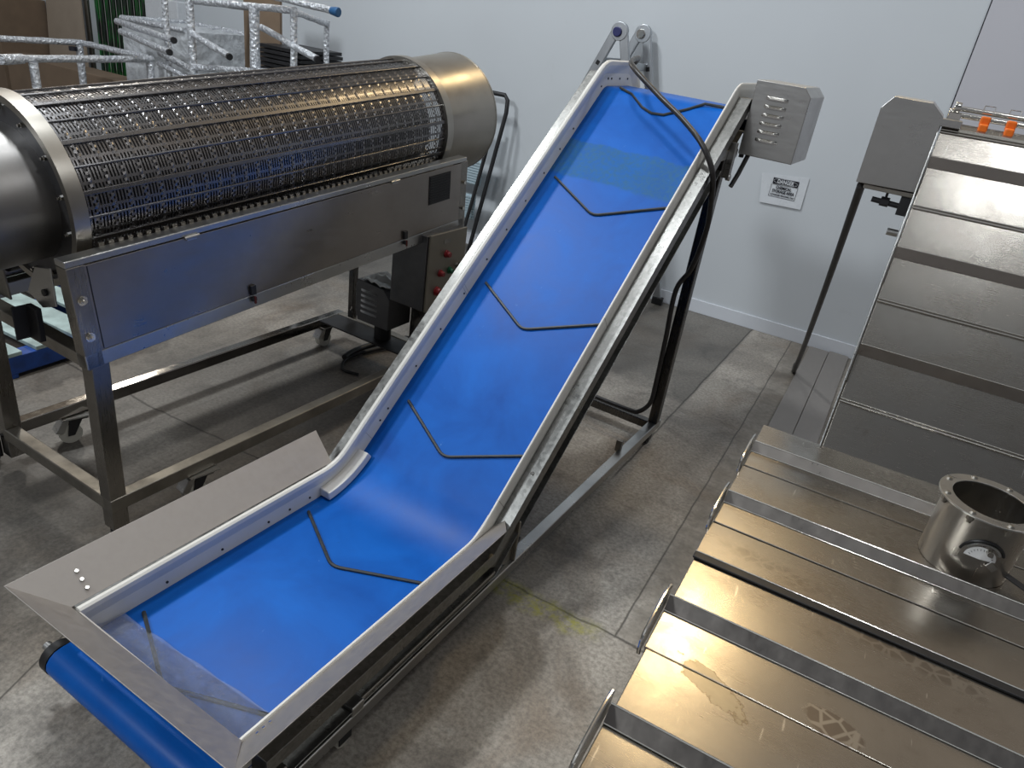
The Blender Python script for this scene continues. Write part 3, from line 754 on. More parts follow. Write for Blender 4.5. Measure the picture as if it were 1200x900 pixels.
# base frame
ZB0, ZB1 = .135, .190
for w_ in (-2.2725, -3.015):
    m_ = MB(TU); m_.box(1.20, 3.19, w_-.026, w_+.026, ZB0, ZB1); m_.build('base_rail', 'dull' if w_ > -2.6 else 'rail', TR, bevel=.004)
for u_ in (1.225, 3.165):
    m_ = MB(TU); m_.box(u_-.026, u_+.026, -2.989, -2.299, ZB0, ZB1); m_.build('cross_rail', 'dull', TR, bevel=.004)
m_ = MB(TU); m_.box(2.98, 3.139, -2.989, -2.299, ZB1-.012, ZB1-.004); m_.build('motor_shelf', 'dark', TR)
def caster(u_, w_, yaw, z_top):
    c, s_ = cos(yaw), sin(yaw)
    def T(p): return TU((u_+p[0]*c-p[1]*s_, w_+p[0]*s_+p[1]*c, p[2]))
    m_ = MB(T); r = .048; m_.cyl((0, -.021, r), (0, .021, r), r, 28); cs = m_.build('caster', 'white_wheel', TR)
    m_ = MB(T)
    for q in (-.028, .024): m_.prism([(-.014, q, r-.008), (.014, q, r-.008), (.055, q, z_top-.008), (.0, q, z_top-.008)], (0, .004, 0))
    m_.box(-.005, .075, -.035, .035, z_top-.012, z_top-.006); m_.cyl((.035, 0, z_top-.006), (.035, 0, z_top), .022, 16)
    m_.build('fork', 'dark', cs, bevel=.001)
    m_ = MB(T); m_.prism([(-.062, -.028, r+.018), (-.03, -.028, z_top-.01), (.0, -.028, z_top-.012), (-.03, -.028, r+.008)], (0, .056, 0)); m_.build('brake_pedal', 'steel', cs, bevel=.003)
    m_ = MB(T); m_.box(-.03, .10, -.045, .045, z_top, z_top+.006); m_.build('mount_plate', 'steel', cs)
caster(1.47, -3.01, .25, .128); caster(1.56, -2.272, .15, .128); caster(3.03, -3.01, 0, .128); caster(3.05, -2.272, .5, .128)
m_ = MB(TU); m_.cyl((1.16, -3.07, .022), (1.16, -3.07, .045), .042, 24); m_.cyl((1.16, -3.07, 0), (1.16, -3.07, .022), .034, 24); m_.cyl((1.19, -3.035, .04), (1.19, -3.035, .135), .012, 12); m_.build('levelling_foot', 'dark', TR)
m_ = MB(TU); m_.cyl((1.2325, -2.2825, 0), (1.2325, -2.2825, .05), .026, 20); m_.build('levelling_foot', 'dark', TR)
# control box
m_ = MB(TU); m_.box(2.955, 3.29, -2.44, -2.215, .50, .915); cb = m_.build('control_box', 'flange_dark', TR, bevel=.004)
m_ = MB(TU); m_.box(2.965, 3.285, -2.214, -2.200, .495, .92); cd = m_.build('door', 'ctrl', cb, bevel=.003)
for (u_, z_, mt, r) in ((3.11, .80, 'red', .017), (3.068, .70, 'red', .016), (3.150, .70, 'green', .016), (3.05, .603, 'red', .022)):
    m_ = MB(TU); m_.cyl((u_, -2.20, z_), (u_, -2.192, z_), r+.004, 20); m_.cyl((u_, -2.192, z_), (u_, -2.172, z_), r, 20, r*.8); m_.build('push_button', mt, cb, bevel=.001)
m_ = MB(TU); m_.cyl((3.216, -2.2, .715), (3.216, -2.185, .715), .017, 16); m_.box(3.210, 3.222, -2.185, -2.17, .695, .742); m_.build('selector_switch', 'steel', cb)
m_ = MB(TU); m_.box(3.08, 3.14, -2.1995, -2.1985, .86, .885); m_.build('label_plate', 'dull', cb)
m_ = MB(TU); m_.box(3.19, 3.25, -2.47, -2.31, .19, .93) ; m_.build('box_post', 'tube', TR, bevel=.003)
# louvred gear motor guard on the shelf
m_ = MB(TU); m_.prism([(2.97, -2.70, .345), (2.97, -2.70, .50), (2.97, -2.69, .545), (2.97, -2.50, .535), (2.97, -2.455, .485), (2.97, -2.455, .30), (2.97, -2.68, .30)], (.20, 0, 0)); gm = m_.build('gear_motor_guard', 'flange_dark', TR, bevel=.004)
for k in range(5):
    zc = .485-.032*k; m_ = MB(TU); vs = []
    for j in range(7):
        t = j/6; d = .009*min(1, sin(t*PI)*2); w_ = -2.66+.12*t
        vs += [(2.970, w_, zc+.010), (2.970-d, w_, zc), (2.970, w_, zc-.004)]
    m_.add(vs, [(3*j+i, 3*j+3+i, 3*j+4+i, 3*j+1+i) for j in range(6) for i in range(2)], smooth=True); m_.build('louvre', 'steel', gm, recalc=False)
m_ = MB(TU); m_.cyl((3.08, -2.58, .18), (3.08, -2.58, .31), .05, 20); m_.build('motor_foot', 'dark', gm)
b = MB(TU); vs = []; fs = []
for i in range(9):
    for j in range(9):
        vs.append((2.978+.18*i/8, -2.66+.17*j/8, .553+.014*sin(i*1.7+j)*sin(j*1.1)+.018*(1-abs(i-4)/4)*(1-abs(j-4)/4)-.012*(j/8)))
for i in range(8):
    for j in range(8): a = i*9+j; fs.append((a, a+1, a+10, a+9))
b.add(vs, fs, smooth=True)
tag(b.build('plastic_bag', 'bag', solid=.006), 'crumpled translucent plastic bag on the louvred motor guard under the drum', 'bag')

# hoses, red cap, offcut on the floor under the drum
b = MB(); b.tube(spline([(-2.38, 3.66, .10), (-2.44, 3.62, .035), (-2.50, 3.60, .026), (-2.566, 3.46, .026), (-2.60, 3.33, .026), (-2.612, 3.20, .024), (-2.60, 3.12, .020)]), .018, 10, world=True)
tag(b.build('black_hose', 'rubber'), 'thick black hose end lying on the floor under the drum, upper of the pair', 'hose', None)
b = MB(); b.tube(spline([(-2.33, 3.62, .09), (-2.40, 3.56, .03), (-2.47, 3.50, .022), (-2.53, 3.38, .02), (-2.57, 3.24, .02), (-2.585, 3.12, .016), (-2.52, 3.01, .011), (-2.41, 3.02, .011)]), [.014]*40+[.009]*31, 10, world=True)
tag(b.build('black_hose', 'rubber'), 'thinner black hose curling beside the thick hose on the floor', 'hose', None)
b = MB(); b.cyl((-2.70, 3.535, 0), (-2.70, 3.535, .022), .045, 28, .040); tag(b.build('red_cap', 'red', bevel=.003), 'small round red plastic cap on the concrete behind the white caster', 'cap')
b = MB(); b.prism([(-2.13, 2.72, .001), (-2.03, 2.76, .001), (-1.99, 2.70, .001), (-2.05, 2.65, .001)], (0, 0, .012)); tag(b.build('white_scrap', 'poly', bevel=.002), 'small pale plastic scrap on the floor by the bend of the conveyor', 'scrap')

# ------------------------------------------------------------------ slat conveyors on the right
hD = 1.10; ZD = 2-hD; XL, XR = -.160, 1.30
yi = [1.979-.155*i for i in range(0, 12)]
yi[4] = 1.369; yi[5] = 1.203; yi[6] = 1.040; yi[7] = .885
yy = [2.104*hD]+[q*hD for q in yi]
DK = thing('slat_conveyor', 'low flat steel slat conveyor deck with boot marks, nearest the camera on the right', 'conveyor', (.5, 1.3, 0))
flight_rows = (0, 2, 5, 7, 9, 11)
for i in range(len(yy)-1):
    ya, yb = yy[i], yy[i+1]
    m_ = MB(); x0 = XL+.004*((i % 2))
    m_.box(x0, XR, yb+.0012, ya-.0012, ZD-.014, ZD); tl = (.0, .0012, -.0018, .0006, -.0022, -.0012, 0, .0, -.0024, .001, 0, 0)[i]
    for v_ in m_.v:
        if v_.y > (ya+yb)/2: v_.z += tl-.0026*0
    sl = m_.build('slat', 'slat', DK, bevel=.002)
    if i in [f+1 for f in flight_rows]:
        # raised flight along the far edge of this slat, sloping up away from the viewer
        t = .025; yt = ya*(1-t/hD)
        m_ = MB(); y0 = ya-.072*(hD)*.62 if False else yt-t
        m_.prism([(x0, y0, ZD+.0005), (x0, yt, ZD+t), (x0, yt+.004, ZD+t), (x0, yt+.004, ZD+.0005)], (XR-x0, 0, 0)); fg = m_.build('flight', 'panel', sl)
        m_ = MB(); m_.tube([(x0, y0, ZD+.0015), (XR, y0, ZD+.0015)], .0016, 6); m_.tube([(x0, yt+.002, ZD+t), (XR, yt+.002, ZD+t)], .0026, 6); m_.build('edge_bead', 'bright', sl)
        # end wing with rolled top
        m_ = MB(); L = .150
        m_.prism([(x0-.004, yt+.02, ZD-.01), (x0-.004, yt+.02, ZD+t+.012), (x0-.004, yt-L, ZD+t+.004), (x0-.004, yt-L-.012, ZD-.01)], (-.003, 0, 0)); m_.build('end_wing', 'steel', sl)
        m_ = MB(); m_.tube(spline([(x0-.006, yt+.02, ZD+t+.010), (x0-.008, yt-.03, ZD+t+.012), (x0-.008, yt-L+.012, ZD+t+.005), (x0-.007, yt-L-.008, ZD+.008), (x0-.006, yt-L-.010, ZD-.012)], 6), .0042, 8); m_.build('wing_rod', 'bright', sl)
    if i == 5:
        m_ = MB(); m_.box(XL, XR, ya-.022, ya+.001, ZD, ZD+.006); m_.build('seam_strip', 'rubber', sl, bevel=.002)
        m_ = MB(); m_.tube([(XL, ya+.002, ZD+.006), (XR, ya+.002, ZD+.006)], .0022, 6); m_.build('edge_bead', 'bright', sl)
for x_ in (XL+.03, XR-.06):
    m_ = MB(); m_.box(x_, x_+.03, yy[-1], yy[0]-.02, ZD-.12, ZD-.016); m_.build('side_frame', 'dull', DK, bevel=.003)
    for y_ in (yy[-1]+.08, 2.15):
        m_ = MB(); m_.box(x_-.01, x_+.04, y_, y_+.05, 0, ZD-.12); m_.build('leg', 'tube', DK, bevel=.004)
for y_ in (yy[-1]+.10, 2.16):
    m_ = MB(); m_.box(XL+.06, XR-.06, y_, y_+.03, .25, .29); m_.build('cross_rail', 'dull', DK, bevel=.003)

# inclined slat conveyor
IC = thing('inclined_slat_conveyor', 'steep stainless slat elevator rising towards the wall behind the flat deck', 'conveyor', (.6, 2.6, 0))
AI = R(53); X0 = .030; X1 = 1.10
Y0 = 2.30; Z0 = ZD-.010
def TI(p):      # (x, along slope, normal)
    x, t, nn = p; return Vector((x, Y0+t*cos(AI)-nn*sin(AI), Z0+t*sin(AI)+nn*cos(AI)))
def tphi(d):
    k = math.tan(R(d)); return (Y0*k-(Z0-2))/(sin(AI)-k*cos(AI))
rows = [(-21.96, 0), (-17.89, 1), (-14.59, 0), (-10.97, 1), (-8.10, 0), (-5.01, 1)]
ts = [tphi(d) for d, _ in rows]; ps = (ts[-1]-ts[0])/5
ts = [ts[0]-3*ps, ts[0]-2*ps, ts[0]-ps]+ts+[ts[-1]+ps*.62]
fl_ = [0, 1, 0]+[f for _, f in rows]+[0]
for i in range(len(ts)-1):
    ta, tb = ts[i], ts[i+1]
    m_ = MB(TI); m_.box(X0, X1, ta+.0012, tb-.0012, -.012, 0); sl = m_.build('slat', 'slat', IC, bevel=.002)
    if fl_[i+1]:
        t = .022
        m_ = MB(TI); m_.prism([(X0, tb-t*1.5, .0005), (X0, tb-.004, t), (X0, tb, t), (X0, tb, .0005)], (X1-X0, 0, 0)); m_.build('flight', 'panel', sl)
        m_ = MB(TI); m_.tube([(X0, tb-.002, t), (X1, tb-.002, t)], .002, 6); m_.build('edge_bead', 'bright', sl)
        m_ = MB(TI); m_.prism([(X0-.002, tb+.01, -.01), (X0-.002, tb+.01, t+.004), (X0-.002, tb-.13, .012), (X0-.002, tb-.14, -.01)], (-.003, 0, 0)); m_.build('end_wing', 'bright', sl)
    else:
        m_ = MB(TI); m_.tube([(X0, tb-.004, .003), (X1, tb-.004, .003)], .003, 6); m_.tube([(X0, tb+.006, .002), (X1, tb+.006, .002)], .002, 6); m_.build('edge_bead', 'bright', sl)
tt = ts[-1]
b = MB(TI); pr = [(X0, tt, 0)]
for k in range(1, 7): pr.append((X0, tt+.075*sin(k*PI/12), -.075+.075*cos(k*PI/12)))
pr.append((X0, tt, -.075)); b.prism(pr, (X1-X0, 0, 0)); b.build('head_cover', 'slat', IC)
for x_ in (X0-.008, X1+.004):
    m_ = MB(TI); m_.box(x_, x_+.004, ts[0]-.05, tt+.02, -.16, .004); m_.build('side_frame', 'steel', IC, bevel=.001)
yT = (TI((0, tt, -.16))).y
for x_ in (X0, X1-.05):
    m_ = MB(); m_.box(x_, x_+.05, 3.02, 3.07, 0, TI((0, (3.07-Y0)/cos(AI), -.16)).z-.02); m_.build('leg', 'tube', IC, bevel=.004)
    m_ = MB(); m_.box(x_, x_+.05, 2.36, 2.41, 0, .72); m_.build('leg', 'tube', IC, bevel=.004)
    m_ = MB(); m_.box(x_, x_+.05, 2.36, 3.07, .06, .10); m_.build('base_rail', 'dull', IC, bevel=.004)
# head shaft rods and orange clamps
hs = bpy.data.objects.new('x', None); bpy.data.objects.remove(hs)
m_ = MB(); m_.cyl((.050, 3.10, 1.905), (X1, 3.10, 1.905), .0085, 14); m_.cyl((.050, 3.08, 1.885), (X1, 3.08, 1.885), .0085, 14); rod = m_.build('head_rod', 'bright', IC)
m_ = MB(); m_.box(.035, .075, 3.06, 3.12, 1.868, 1.892); m_.cyl((.045, 3.09, 1.905), (.066, 3.09, 1.905), .020, 16); m_.cyl((.035, 3.09, 1.89), (.045, 3.09, 1.89), .012, 12); m_.build('rod_bracket', 'bright', rod, bevel=.002)
m_ = MB(); m_.box(.020, .085, 3.00, 3.06, 1.845, 1.870); m_.build('corner_block', 'steel', IC, bevel=.002)
for x_ in (.150, .228, .46, .54, .80):
    m_ = MB(); m_.box(x_-.015, x_+.015, 3.055, 3.085, 1.862, 1.895); m_.box(x_-.014, x_+.014, 3.030, 3.062, 1.846, 1.872); ck = m_.build('clamp', 'orange', IC, bevel=.005, label='orange plastic clamp')
    m_ = MB(); m_.tube([(x_-.016, 3.10, 1.900), (x_-.014, 3.12, 1.926), (x_+.018, 3.12, 1.926), (x_+.018, 3.10, 1.900)], .0018, 6); m_.build('wire_loop', 'bright', ck)
# drive cover
Yc = 3.0
cv = MB(); cv.prism([(-.173, Yc, 1.615), (-.175, Yc, 1.871), (-.145, Yc, 1.912), (-.020, Yc, 1.911), (.024, Yc, 1.873), (.024, Yc, 1.619)], (0, .22, 0)); dc = cv.build('drive_cover', 'steel', IC, bevel=.002)
m_ = MB(); m_.box(-.145, .024, Yc+.01, Yc+.20, 1.598, 1.614); m_.build('cover_base', 'dull', dc, bevel=.002)
m_ = MB(); m_.cyl((-.105, 3.05, 1.562), (.012, 3.05, 1.556), .010, 10); m_.cyl((-.075, 3.05, 1.562), (-.045, 3.05, 1.561), .017, 6, smooth=False); m_.cyl((-.06, 3.05, 1.56), (-.06, 3.05, 1.60), .005, 8); m_.box(-.012, .022, 3.02, 3.10, 1.53, 1.60); m_.build('take_up_bolt', 'dark', IC)
m_ = MB(); m_.cyl((-.018, 3.05, 1.462), (.020, 3.05, 1.462), .013, 12); m_.build('shaft_stub', 'steel', IC)
# cable of the drive
b = MB(); b.tube(spline([(-.155, 3.06, 1.60), (-.162, 3.20, 1.50), (-.185, 3.66, 1.16), (-.215, 4.20, .74), (-.250, 4.78, .30), (-.280, 5.16, .016), (-.290, 5.30, .016)]), .0155, 10, world=True)
tag(b.build('drive_cable', 'cable'), 'straight black cable running from the right drive cover down to the floor', 'cable')
b = MB(); b.box(-.262, -.121, 4.02, 5.77, 0, .018); tag(b.build('floor_plate', 'film', bevel=.002), 'long narrow grey metal floor plate reaching the wall, left of the pair', 'floor plate', None)
b = MB(); b.box(-.117, .024, 4.02, 5.79, 0, .018); tag(b.build('floor_plate', 'film', bevel=.002), 'long narrow grey metal floor plate under the slat elevator, right of the pair', 'floor plate', None)

# ------------------------------------------------------------------ flanged pot on the deck
PX, PY = .430, 1.935
PT = thing('flanged_duct_collar', 'round stainless duct collar with bolted flange and small dial standing on the slat deck', 'duct collar', (PX, PY, ZD))
def TP(p): return Vector((PX+p[1], PY+p[2], ZD+.001+p[0]))
HP = .182
shell(TP, [(0, .101), (HP, .101)], 'shell', 'pot', PT, 72, .003)
b = MB(); b.ring(Vector((PX, PY, ZD+HP)), Vector((0, 0, 1)), .088, .119, .005, 72); fr = b.build('flange', 'steel', PT, bevel=.001)
for k in range(8):
    a = 2*PI*k/8+.35; x_, y_ = PX+.106*cos(a), PY+.106*sin(a)
    m_ = MB(); m_.cyl((x_, y_, ZD+HP+.005), (x_, y_, ZD+HP+.010), .0085, 14, .005); m_.cyl((x_, y_, ZD+HP-.022), (x_, y_, ZD+HP), .0055, 8); m_.cyl((x_, y_, ZD+HP-.014), (x_, y_, ZD+HP-.001), .009, 6, smooth=False); m_.build('bolt', 'dull', fr)
def TC(ang, r, z): return (PX+r*cos(ang), PY+r*sin(ang), ZD+z)
a0 = R(-84)
b = MB()
vs = [TC(a0, .1035, .078)]; nseg = 20
vs += [TC(a0+.34*cos(PI*k/nseg), .1035, .078+.034*sin(PI*k/nseg)) for k in range(nseg+1)]
b.add(vs, [(0, i, i+1) for i in range(1, nseg+1)]); b.build('dial', 'dial', PT, solid=.0015)
b = MB()
for k in range(1, 12):
    q = PI*k/12; b.tube([TC(a0+.23*cos(q), .1048, .078+.025*sin(q)), TC(a0+.27*cos(q), .1048, .078+.030*sin(q))], .0006, 4)
b.build('dial_marks', 'ink', PT)
b = MB(); b.tube([TC(a0+.48*cos(q)+.02, .1035, .080+.050*sin(q)) for q in [R(20+8*i) for i in range(20)]], .0035, 6); b.build('slot', 'rubber', PT)
b = MB(); b.tube([TC(a0+.40*cos(q)+.02, .1035, .078+.044*sin(q)) for q in [R(30+8*i) for i in range(16)]], .0045, 6); b.build('pointer_arc', 'steel', PT)
b = MB(); b.cyl(TC(a0+.1, .101, .106), TC(a0+.1, .118, .106), .007, 12); b.build('spindle', 'bright', PT)
b = MB(); b.bar(TC(a0+.20, .106, .074), TC(a0+.42, .104, .056), .003, .016, (0, 0, 1)); b.build('pointer', 'steel', PT)
b = MB(); ln = [(.085, -.052), (.158, -.078)]
P0 = Vector((PX+.085, PY-.045, ZD+.030)); P1 = Vector((PX+.150, PY-.075, ZD+.022)); dd = (P1-P0).normalized(); sd = Vector((-dd.y, dd.x, 0))*.011
poly = [P0+sd, P0-sd]+[P1+Vector((sd.x*cos(q)*-1, sd.y*cos(q)*-1, 0))+dd*.011*sin(q) for q in [PI*k/8 for k in range(9)]]
b.prism([tuple(p) for p in poly], (0, 0, .004)); b.build('lever', 'dark', PT, bevel=.001)

# ------------------------------------------------------------------ multi-position ladder by the wall
LD = thing('folding_ladder', 'aluminium multi-position ladder standing behind the top of the blue conveyor', 'ladder', (-2.05, 5.56, 0))
for y_, first in ((5.40, True), (5.72, False)):
    hx, hz = (-2.127, 1.965) if first else (-2.068, 1.972)
    for dx, nm in ((-.86, 'rail'), (.57, 'rail')):
        fx = hx+dx
        top_ = Vector((hx+(.030 if dx > 0 else -.030), y_, hz-.005)); bot = Vector((fx, y_, .03))
        m_ = MB(); m_.bar(tuple(top_), tuple(bot), .028, .066, (1, 0, 0)); ra = m_.build('rail', 'alu', LD, bevel=.006)
        m_ = MB(); d_ = (bot-top_).normalized(); q = top_+d_*.22
        m_.bar(tuple(q+Vector((0, -.0145, 0))), tuple(q+d_*.030+Vector((0, -.0145, 0))), .004, .026, (1, 0, 0)); m_.build('rivet_slot', 'rubber', ra)
        m_ = MB(); m_.box(fx-.045, fx+.045, y_-.022, y_+.022, 0, .065); m_.build('foot', 'rubber', LD, bevel=.008)
    m_ = MB(); m_.cyl((hx, y_-.018, hz), (hx, y_+.018, hz), .062, 32); hg = m_.build('hinge', 'alu', LD, bevel=.004)
    m_ = MB(); m_.cyl((hx-.012, y_-.034, hz-.004), (hx-.012, y_-.017, hz-.004), .033, 24); m_.build('hinge_knob', 'blue_cap' if first else 'bright', hg, bevel=.006)
for side, dx in ((0, -.86), (1, .57)):
    for k in range(6):
        t = (.115 if side == 0 else .12)+.158*k
        xa = -2.127+dx*t; xb = -2.068+dx*t; z_ = 1.965*(1-t)+.02
        m_ = MB(); m_.bar((xa, 5.414, z_), (xb, 5.706, z_), .028, .05, (0, 0, 1)); m_.build('rung', 'alu', LD, bevel=.006)

# ------------------------------------------------------------------ black framed step ladder
SLD = thing('step_ladder', 'black tubular step ladder with pale ribbed treads leaning flat on the wall beside the drum', 'step ladder', (-3.3, 5.6, 0))
def ST(h): return 5.48+.20*h/1.36
fp = []
for h in (.0, .55, 1.0, 1.22): fp.append((-3.07+.03*(h/1.36)-.045*(1.36-h)/1.36*0-.10*(1-h/1.36), ST(h), h+.012))
rt = [(p[0]-.045, p[1], p[2]) for p in fp]+[(-3.108, ST(1.33), 1.33), (-3.14, ST(1.36), 1.365)]
lf = [(-3.62, ST(1.36), 1.365), (-3.65, ST(1.33), 1.33)]+[(-3.66-.08*(1-h/1.36), ST(h), h+.012) for h in (1.22, 1.0, .55, 0)]
b = MB(); b.tube([Vector(p) for p in rt+lf], .018, 10, world=True); b.build('tube_frame', 'dark', SLD)
b = MB(); b.tube([(-3.17, ST(1.15)-.05, 1.13), (-3.21, ST(.5)-.10, .5), (-3.25, ST(0)-.14, .012)], .016, 8, world=True); b.tube([(-3.60, ST(1.15)-.05, 1.13), (-3.63, ST(.5)-.10, .5), (-3.66, ST(0)-.14, .012)], .011, 8, world=True); b.build('rear_leg', 'rubber', SLD)
for z_ in (.34, .63, .90):
    m_ = MB()
    for k in range(9): m_.box(-3.60, -3.18-.03*(1-z_), ST(z_)-.045-.010, ST(z_)-.045+.006, z_+.022*k, z_+.014+.022*k)
    m_.box(-3.60, -3.18-.03*(1-z_), ST(z_)-.043, ST(z_)-.035, z_-.01, z_+.205)
    m_.build('tread', 'tread', SLD)

# ------------------------------------------------------------------ wrapped racks, crate, cardboard at the far left
RK = thing('wrapped_rail_table', 'low rectangular rack of tubes sleeved in bubble wrap, behind the near end of the drum', 'rack', (-6.5, 4.0, 0))
pts = [(-7.75, 3.95, 1.2), (-7.012, 4.583, 1.2), (-6.05, 4.62, 1.2), (-5.86, 4.45, 1.2)]
def foil_tube(parent, a, bq, r=.036, name='wrapped_tube'):
    r *= .74; m_ = MB(); A, B = Vector(a), Vector(bq); k = max(3, int((B-A).length/.08))
    m_.tube([A.lerp(B, i/k)+Vector((random.uniform(-.002, .002),)*3) for i in range(k+1)], [r*random.uniform(.94, 1.06) for _ in range(k+1)], 10, world=True)
    return m_.build(name, 'foil', parent)
foil_tube(RK, (-7.09, 3.918, 1.2), (-7.012, 4.583, 1.2)); foil_tube(RK, (-7.012, 4.583, 1.2), (-6.12, 4.61, 1.2))
foil_tube(RK, (-5.92, 3.35, 1.2), (-6.05, 4.58, 1.2)); foil_tube(RK, (-5.86, 3.214, 1.2), (-5.92, 3.40, 1.2), .05)
foil_tube(RK, (-7.14, 3.30, 1.2), (-5.90, 3.24, 1.2)); foil_tube(RK, (-7.14, 3.30, 1.2), (-7.09, 3.918, 1.2))
for (x_, y_) in ((-5.90, 3.47), (-7.012, 4.56), (-6.05, 4.56), (-7.12, 3.32)): foil_tube(RK, (x_, y_, 1.18), (x_, y_, .02), .045, 'wrapped_leg')
for (x_, y_) in ((-7.012, 4.50), ): 
    m_ = MB(); m_.cyl((x_, y_, 1.165), (x_, y_, 1.13), .036, 10); m_.build('tape_band', 'ink', RK)
RK2 = thing('wrapped_trolley_frame', 'tall trolley frame of wrapped tubes with upright posts, above the middle of the drum', 'rack', (-4.7, 4.4, 0))
yr = 4.3
for (a, bq, r) in (((-5.194, yr, 1.95), (-5.194, yr, .06), .040), ((-5.602, yr+.1, 1.95), (-5.61, yr+.1, .06), .035), ((-5.14, yr, 1.735), (-4.126, yr, 1.790), .034), ((-4.52, yr, 1.76), (-4.52, yr, 1.30), .05),
                   ((-4.140, yr, 1.79), (-4.140, yr, .06), .034), ((-5.16, yr, 1.265), (-4.14, yr, 1.37), .034), ((-5.16, yr, 1.20), (-4.14, yr, 1.30), .030), ((-4.335, yr-.05, 1.86), (-3.74, yr-.05, 1.830), .030),
                   ((-4.46, yr+.7, 1.72), (-4.46, yr+.7, .06), .030), ((-5.194, yr, 1.735), (-5.25, yr+.7, 1.72), .034), ((-4.14, yr, 1.78), (-4.46, yr+.7, 1.70), .030)):
    foil_tube(RK2, a, bq, r)
m_ = MB(); m_.cyl((-3.76, yr-.05, 1.830), (-3.69, yr-.05, 1.826), .026, 8, .034); m_.build('taped_end', 'blue_tape', RK2, bevel=.008, label='blue taped tube end')
for (a, bq, ya, yb, r_) in (((137, 25), (203, 47), 4.45, 4.15, .036), ((142, 37), (198, 61), 4.40, 4.10, .036), ((226, 40), (268, 66), 4.30, 4.12, .034), ((306, 32), (371, 69), 4.45, 4.20, .032)):
    A_, B_ = on_y(*a, ya), on_y(*bq, yb); foil_tube(RK2, A_, B_, r_, 'wrapped_arm')
    m_ = MB(); m_.cyl(tuple(B_), tuple(B_+(B_-A_).normalized()*.02), .024, 10); m_.build('arm_end', 'dark', RK2)
foil_tube(RK2, on_y(188, 62, 4.36), on_y(228, 84, 4.30), .036); foil_tube(RK2, on_y(186, 74, 4.36), on_y(228, 96, 4.30), .030)
CRT = thing('wrapped_crate', 'bulky crate wrapped in translucent plastic film beneath the tube racks', 'crate', (-6.2, 5.0, 0))
def lumpy(x0, x1, y0, y1, z0, z1, n, amp):
    m_ = MB(); import itertools
    def face(o, a, c):
        vs = []; fs = []
        for i in range(n+1):
            for j in range(n+1):
                p = Vector(o)+Vector(a)*i/n+Vector(c)*j/n
                ed = min(i, n-i, j, n-j) > 0
                q = Vector((sin(p.y*23+p.z*17), sin(p.x*19+p.z*29), sin(p.x*31+p.y*13)))*(amp if ed else 0); vs.append(tuple(p+q))
        for i in range(n):
            for j in range(n): k = i*(n+1)+j; fs.append((k, k+1, k+n+2, k+n+1))
        m_.add(vs, fs, smooth=True)
    dx, dy, dz = x1-x0, y1-y0, z1-z0
    face((x0, y0, z0), (dx, 0, 0), (0, 0, dz)); face((x0, y1, z0), (dx, 0, 0), (0, 0, dz)); face((x0, y0, z0), (0, dy, 0), (0, 0, dz)); face((x1, y0, z0), (0, dy, 0), (0, 0, dz))
    face((x0, y0, z1), (dx, 0, 0), (0, dy, 0)); face((x0, y0, z0), (dx, 0, 0), (0, dy, 0)); return m_
lumpy(-6.56, -5.72, 4.69, 5.35, 0, 1.46, 14, .012).build('body', 'crate', CRT)
foil_tube(CRT, (-6.56, 4.69, 1.47), (-5.74, 4.69, 1.47), .03, 'padded_edge'); foil_tube(CRT, (-6.56, 4.69, 1.47), (-6.56, 5.35, 1.47), .03, 'padded_edge')
foil_tube(CRT, (-6.56, 5.35, 1.47), (-5.72, 5.35, 1.47), .03, 'padded_edge')
b = MB(); b.box(-7.44, -6.95, 5.60, 5.72, 0, 1.62); m2 = tag(b.build('steel_locker', 'paper', bevel=.01), 'upright pale grey cabinet against the wall between the green curtain and the rack', 'cabinet')
b = MB(); b.box(-5.34, -4.93, 4.96, 4.99, 1.0, 1.92); b.box(-5.34, -4.93, 4.96, 4.99, 0, 1.0); tag(b.build('cardboard_sheet', 'card', bevel=.003), 'tall brown cardboard sheet standing inside the wrapped tube frame', 'cardboard')
PS = thing('panel_stack', 'stack of dark grey sheet panels lying behind the right post of the wrapped frame', 'panel stack', (-4.75, 5.0, 0))
m_ = MB()
for k in range(8): m_.box(-4.98+.01*(k % 3), -4.50-.012*(k % 2), 4.75+.01*(k % 2), 5.25, 1.22+.034*k, 1.246+.034*k)
m_.build('sheets', 'dark', PS, bevel=.002)
m_ = MB(); m_.box(-4.95, -4.52, 4.78, 5.22, 0, 1.22); m_.build('support_crate', 'crate', PS, bevel=.01)
# cardboard by the wall
b = MB(); b.prism([(-9.42, 5.70, .02), (-9.32, 5.76, 1.9), (-8.74, 5.76, 1.9), (-8.66, 5.70, .02)], (0, .02, 0)); tag(b.build('cardboard_sheet', 'card_pale'), 'smooth pale cardboard sheet leaning on the wall left of the green curtain', 'cardboard')
BX = thing('cardboard_carton', 'large brown flapped carton against the wall at the far upper left', 'carton', (-9.9, 5.5, 0))
m_ = MB(); m_.box(-10.6, -9.42, 5.2, 5.78, 0, 1.36); m_.build('body', 'card', BX, bevel=.006)
m_ = MB(); m_.box(-10.6, -9.44, 5.19, 5.198, 1.06, 1.10); m_.box(-9.98, -9.95, 5.19, 5.198, 1.10, 1.36); m_.build('packing_tape', 'card_pale', BX)
b = MB(); b.box(-8.9, -6.9, 4.95, 5.25, .0, .86); tag(b.build('cardboard_carton', 'card', bevel=.006), 'long low brown carton lying on the floor behind the wrapped rail table', 'carton')
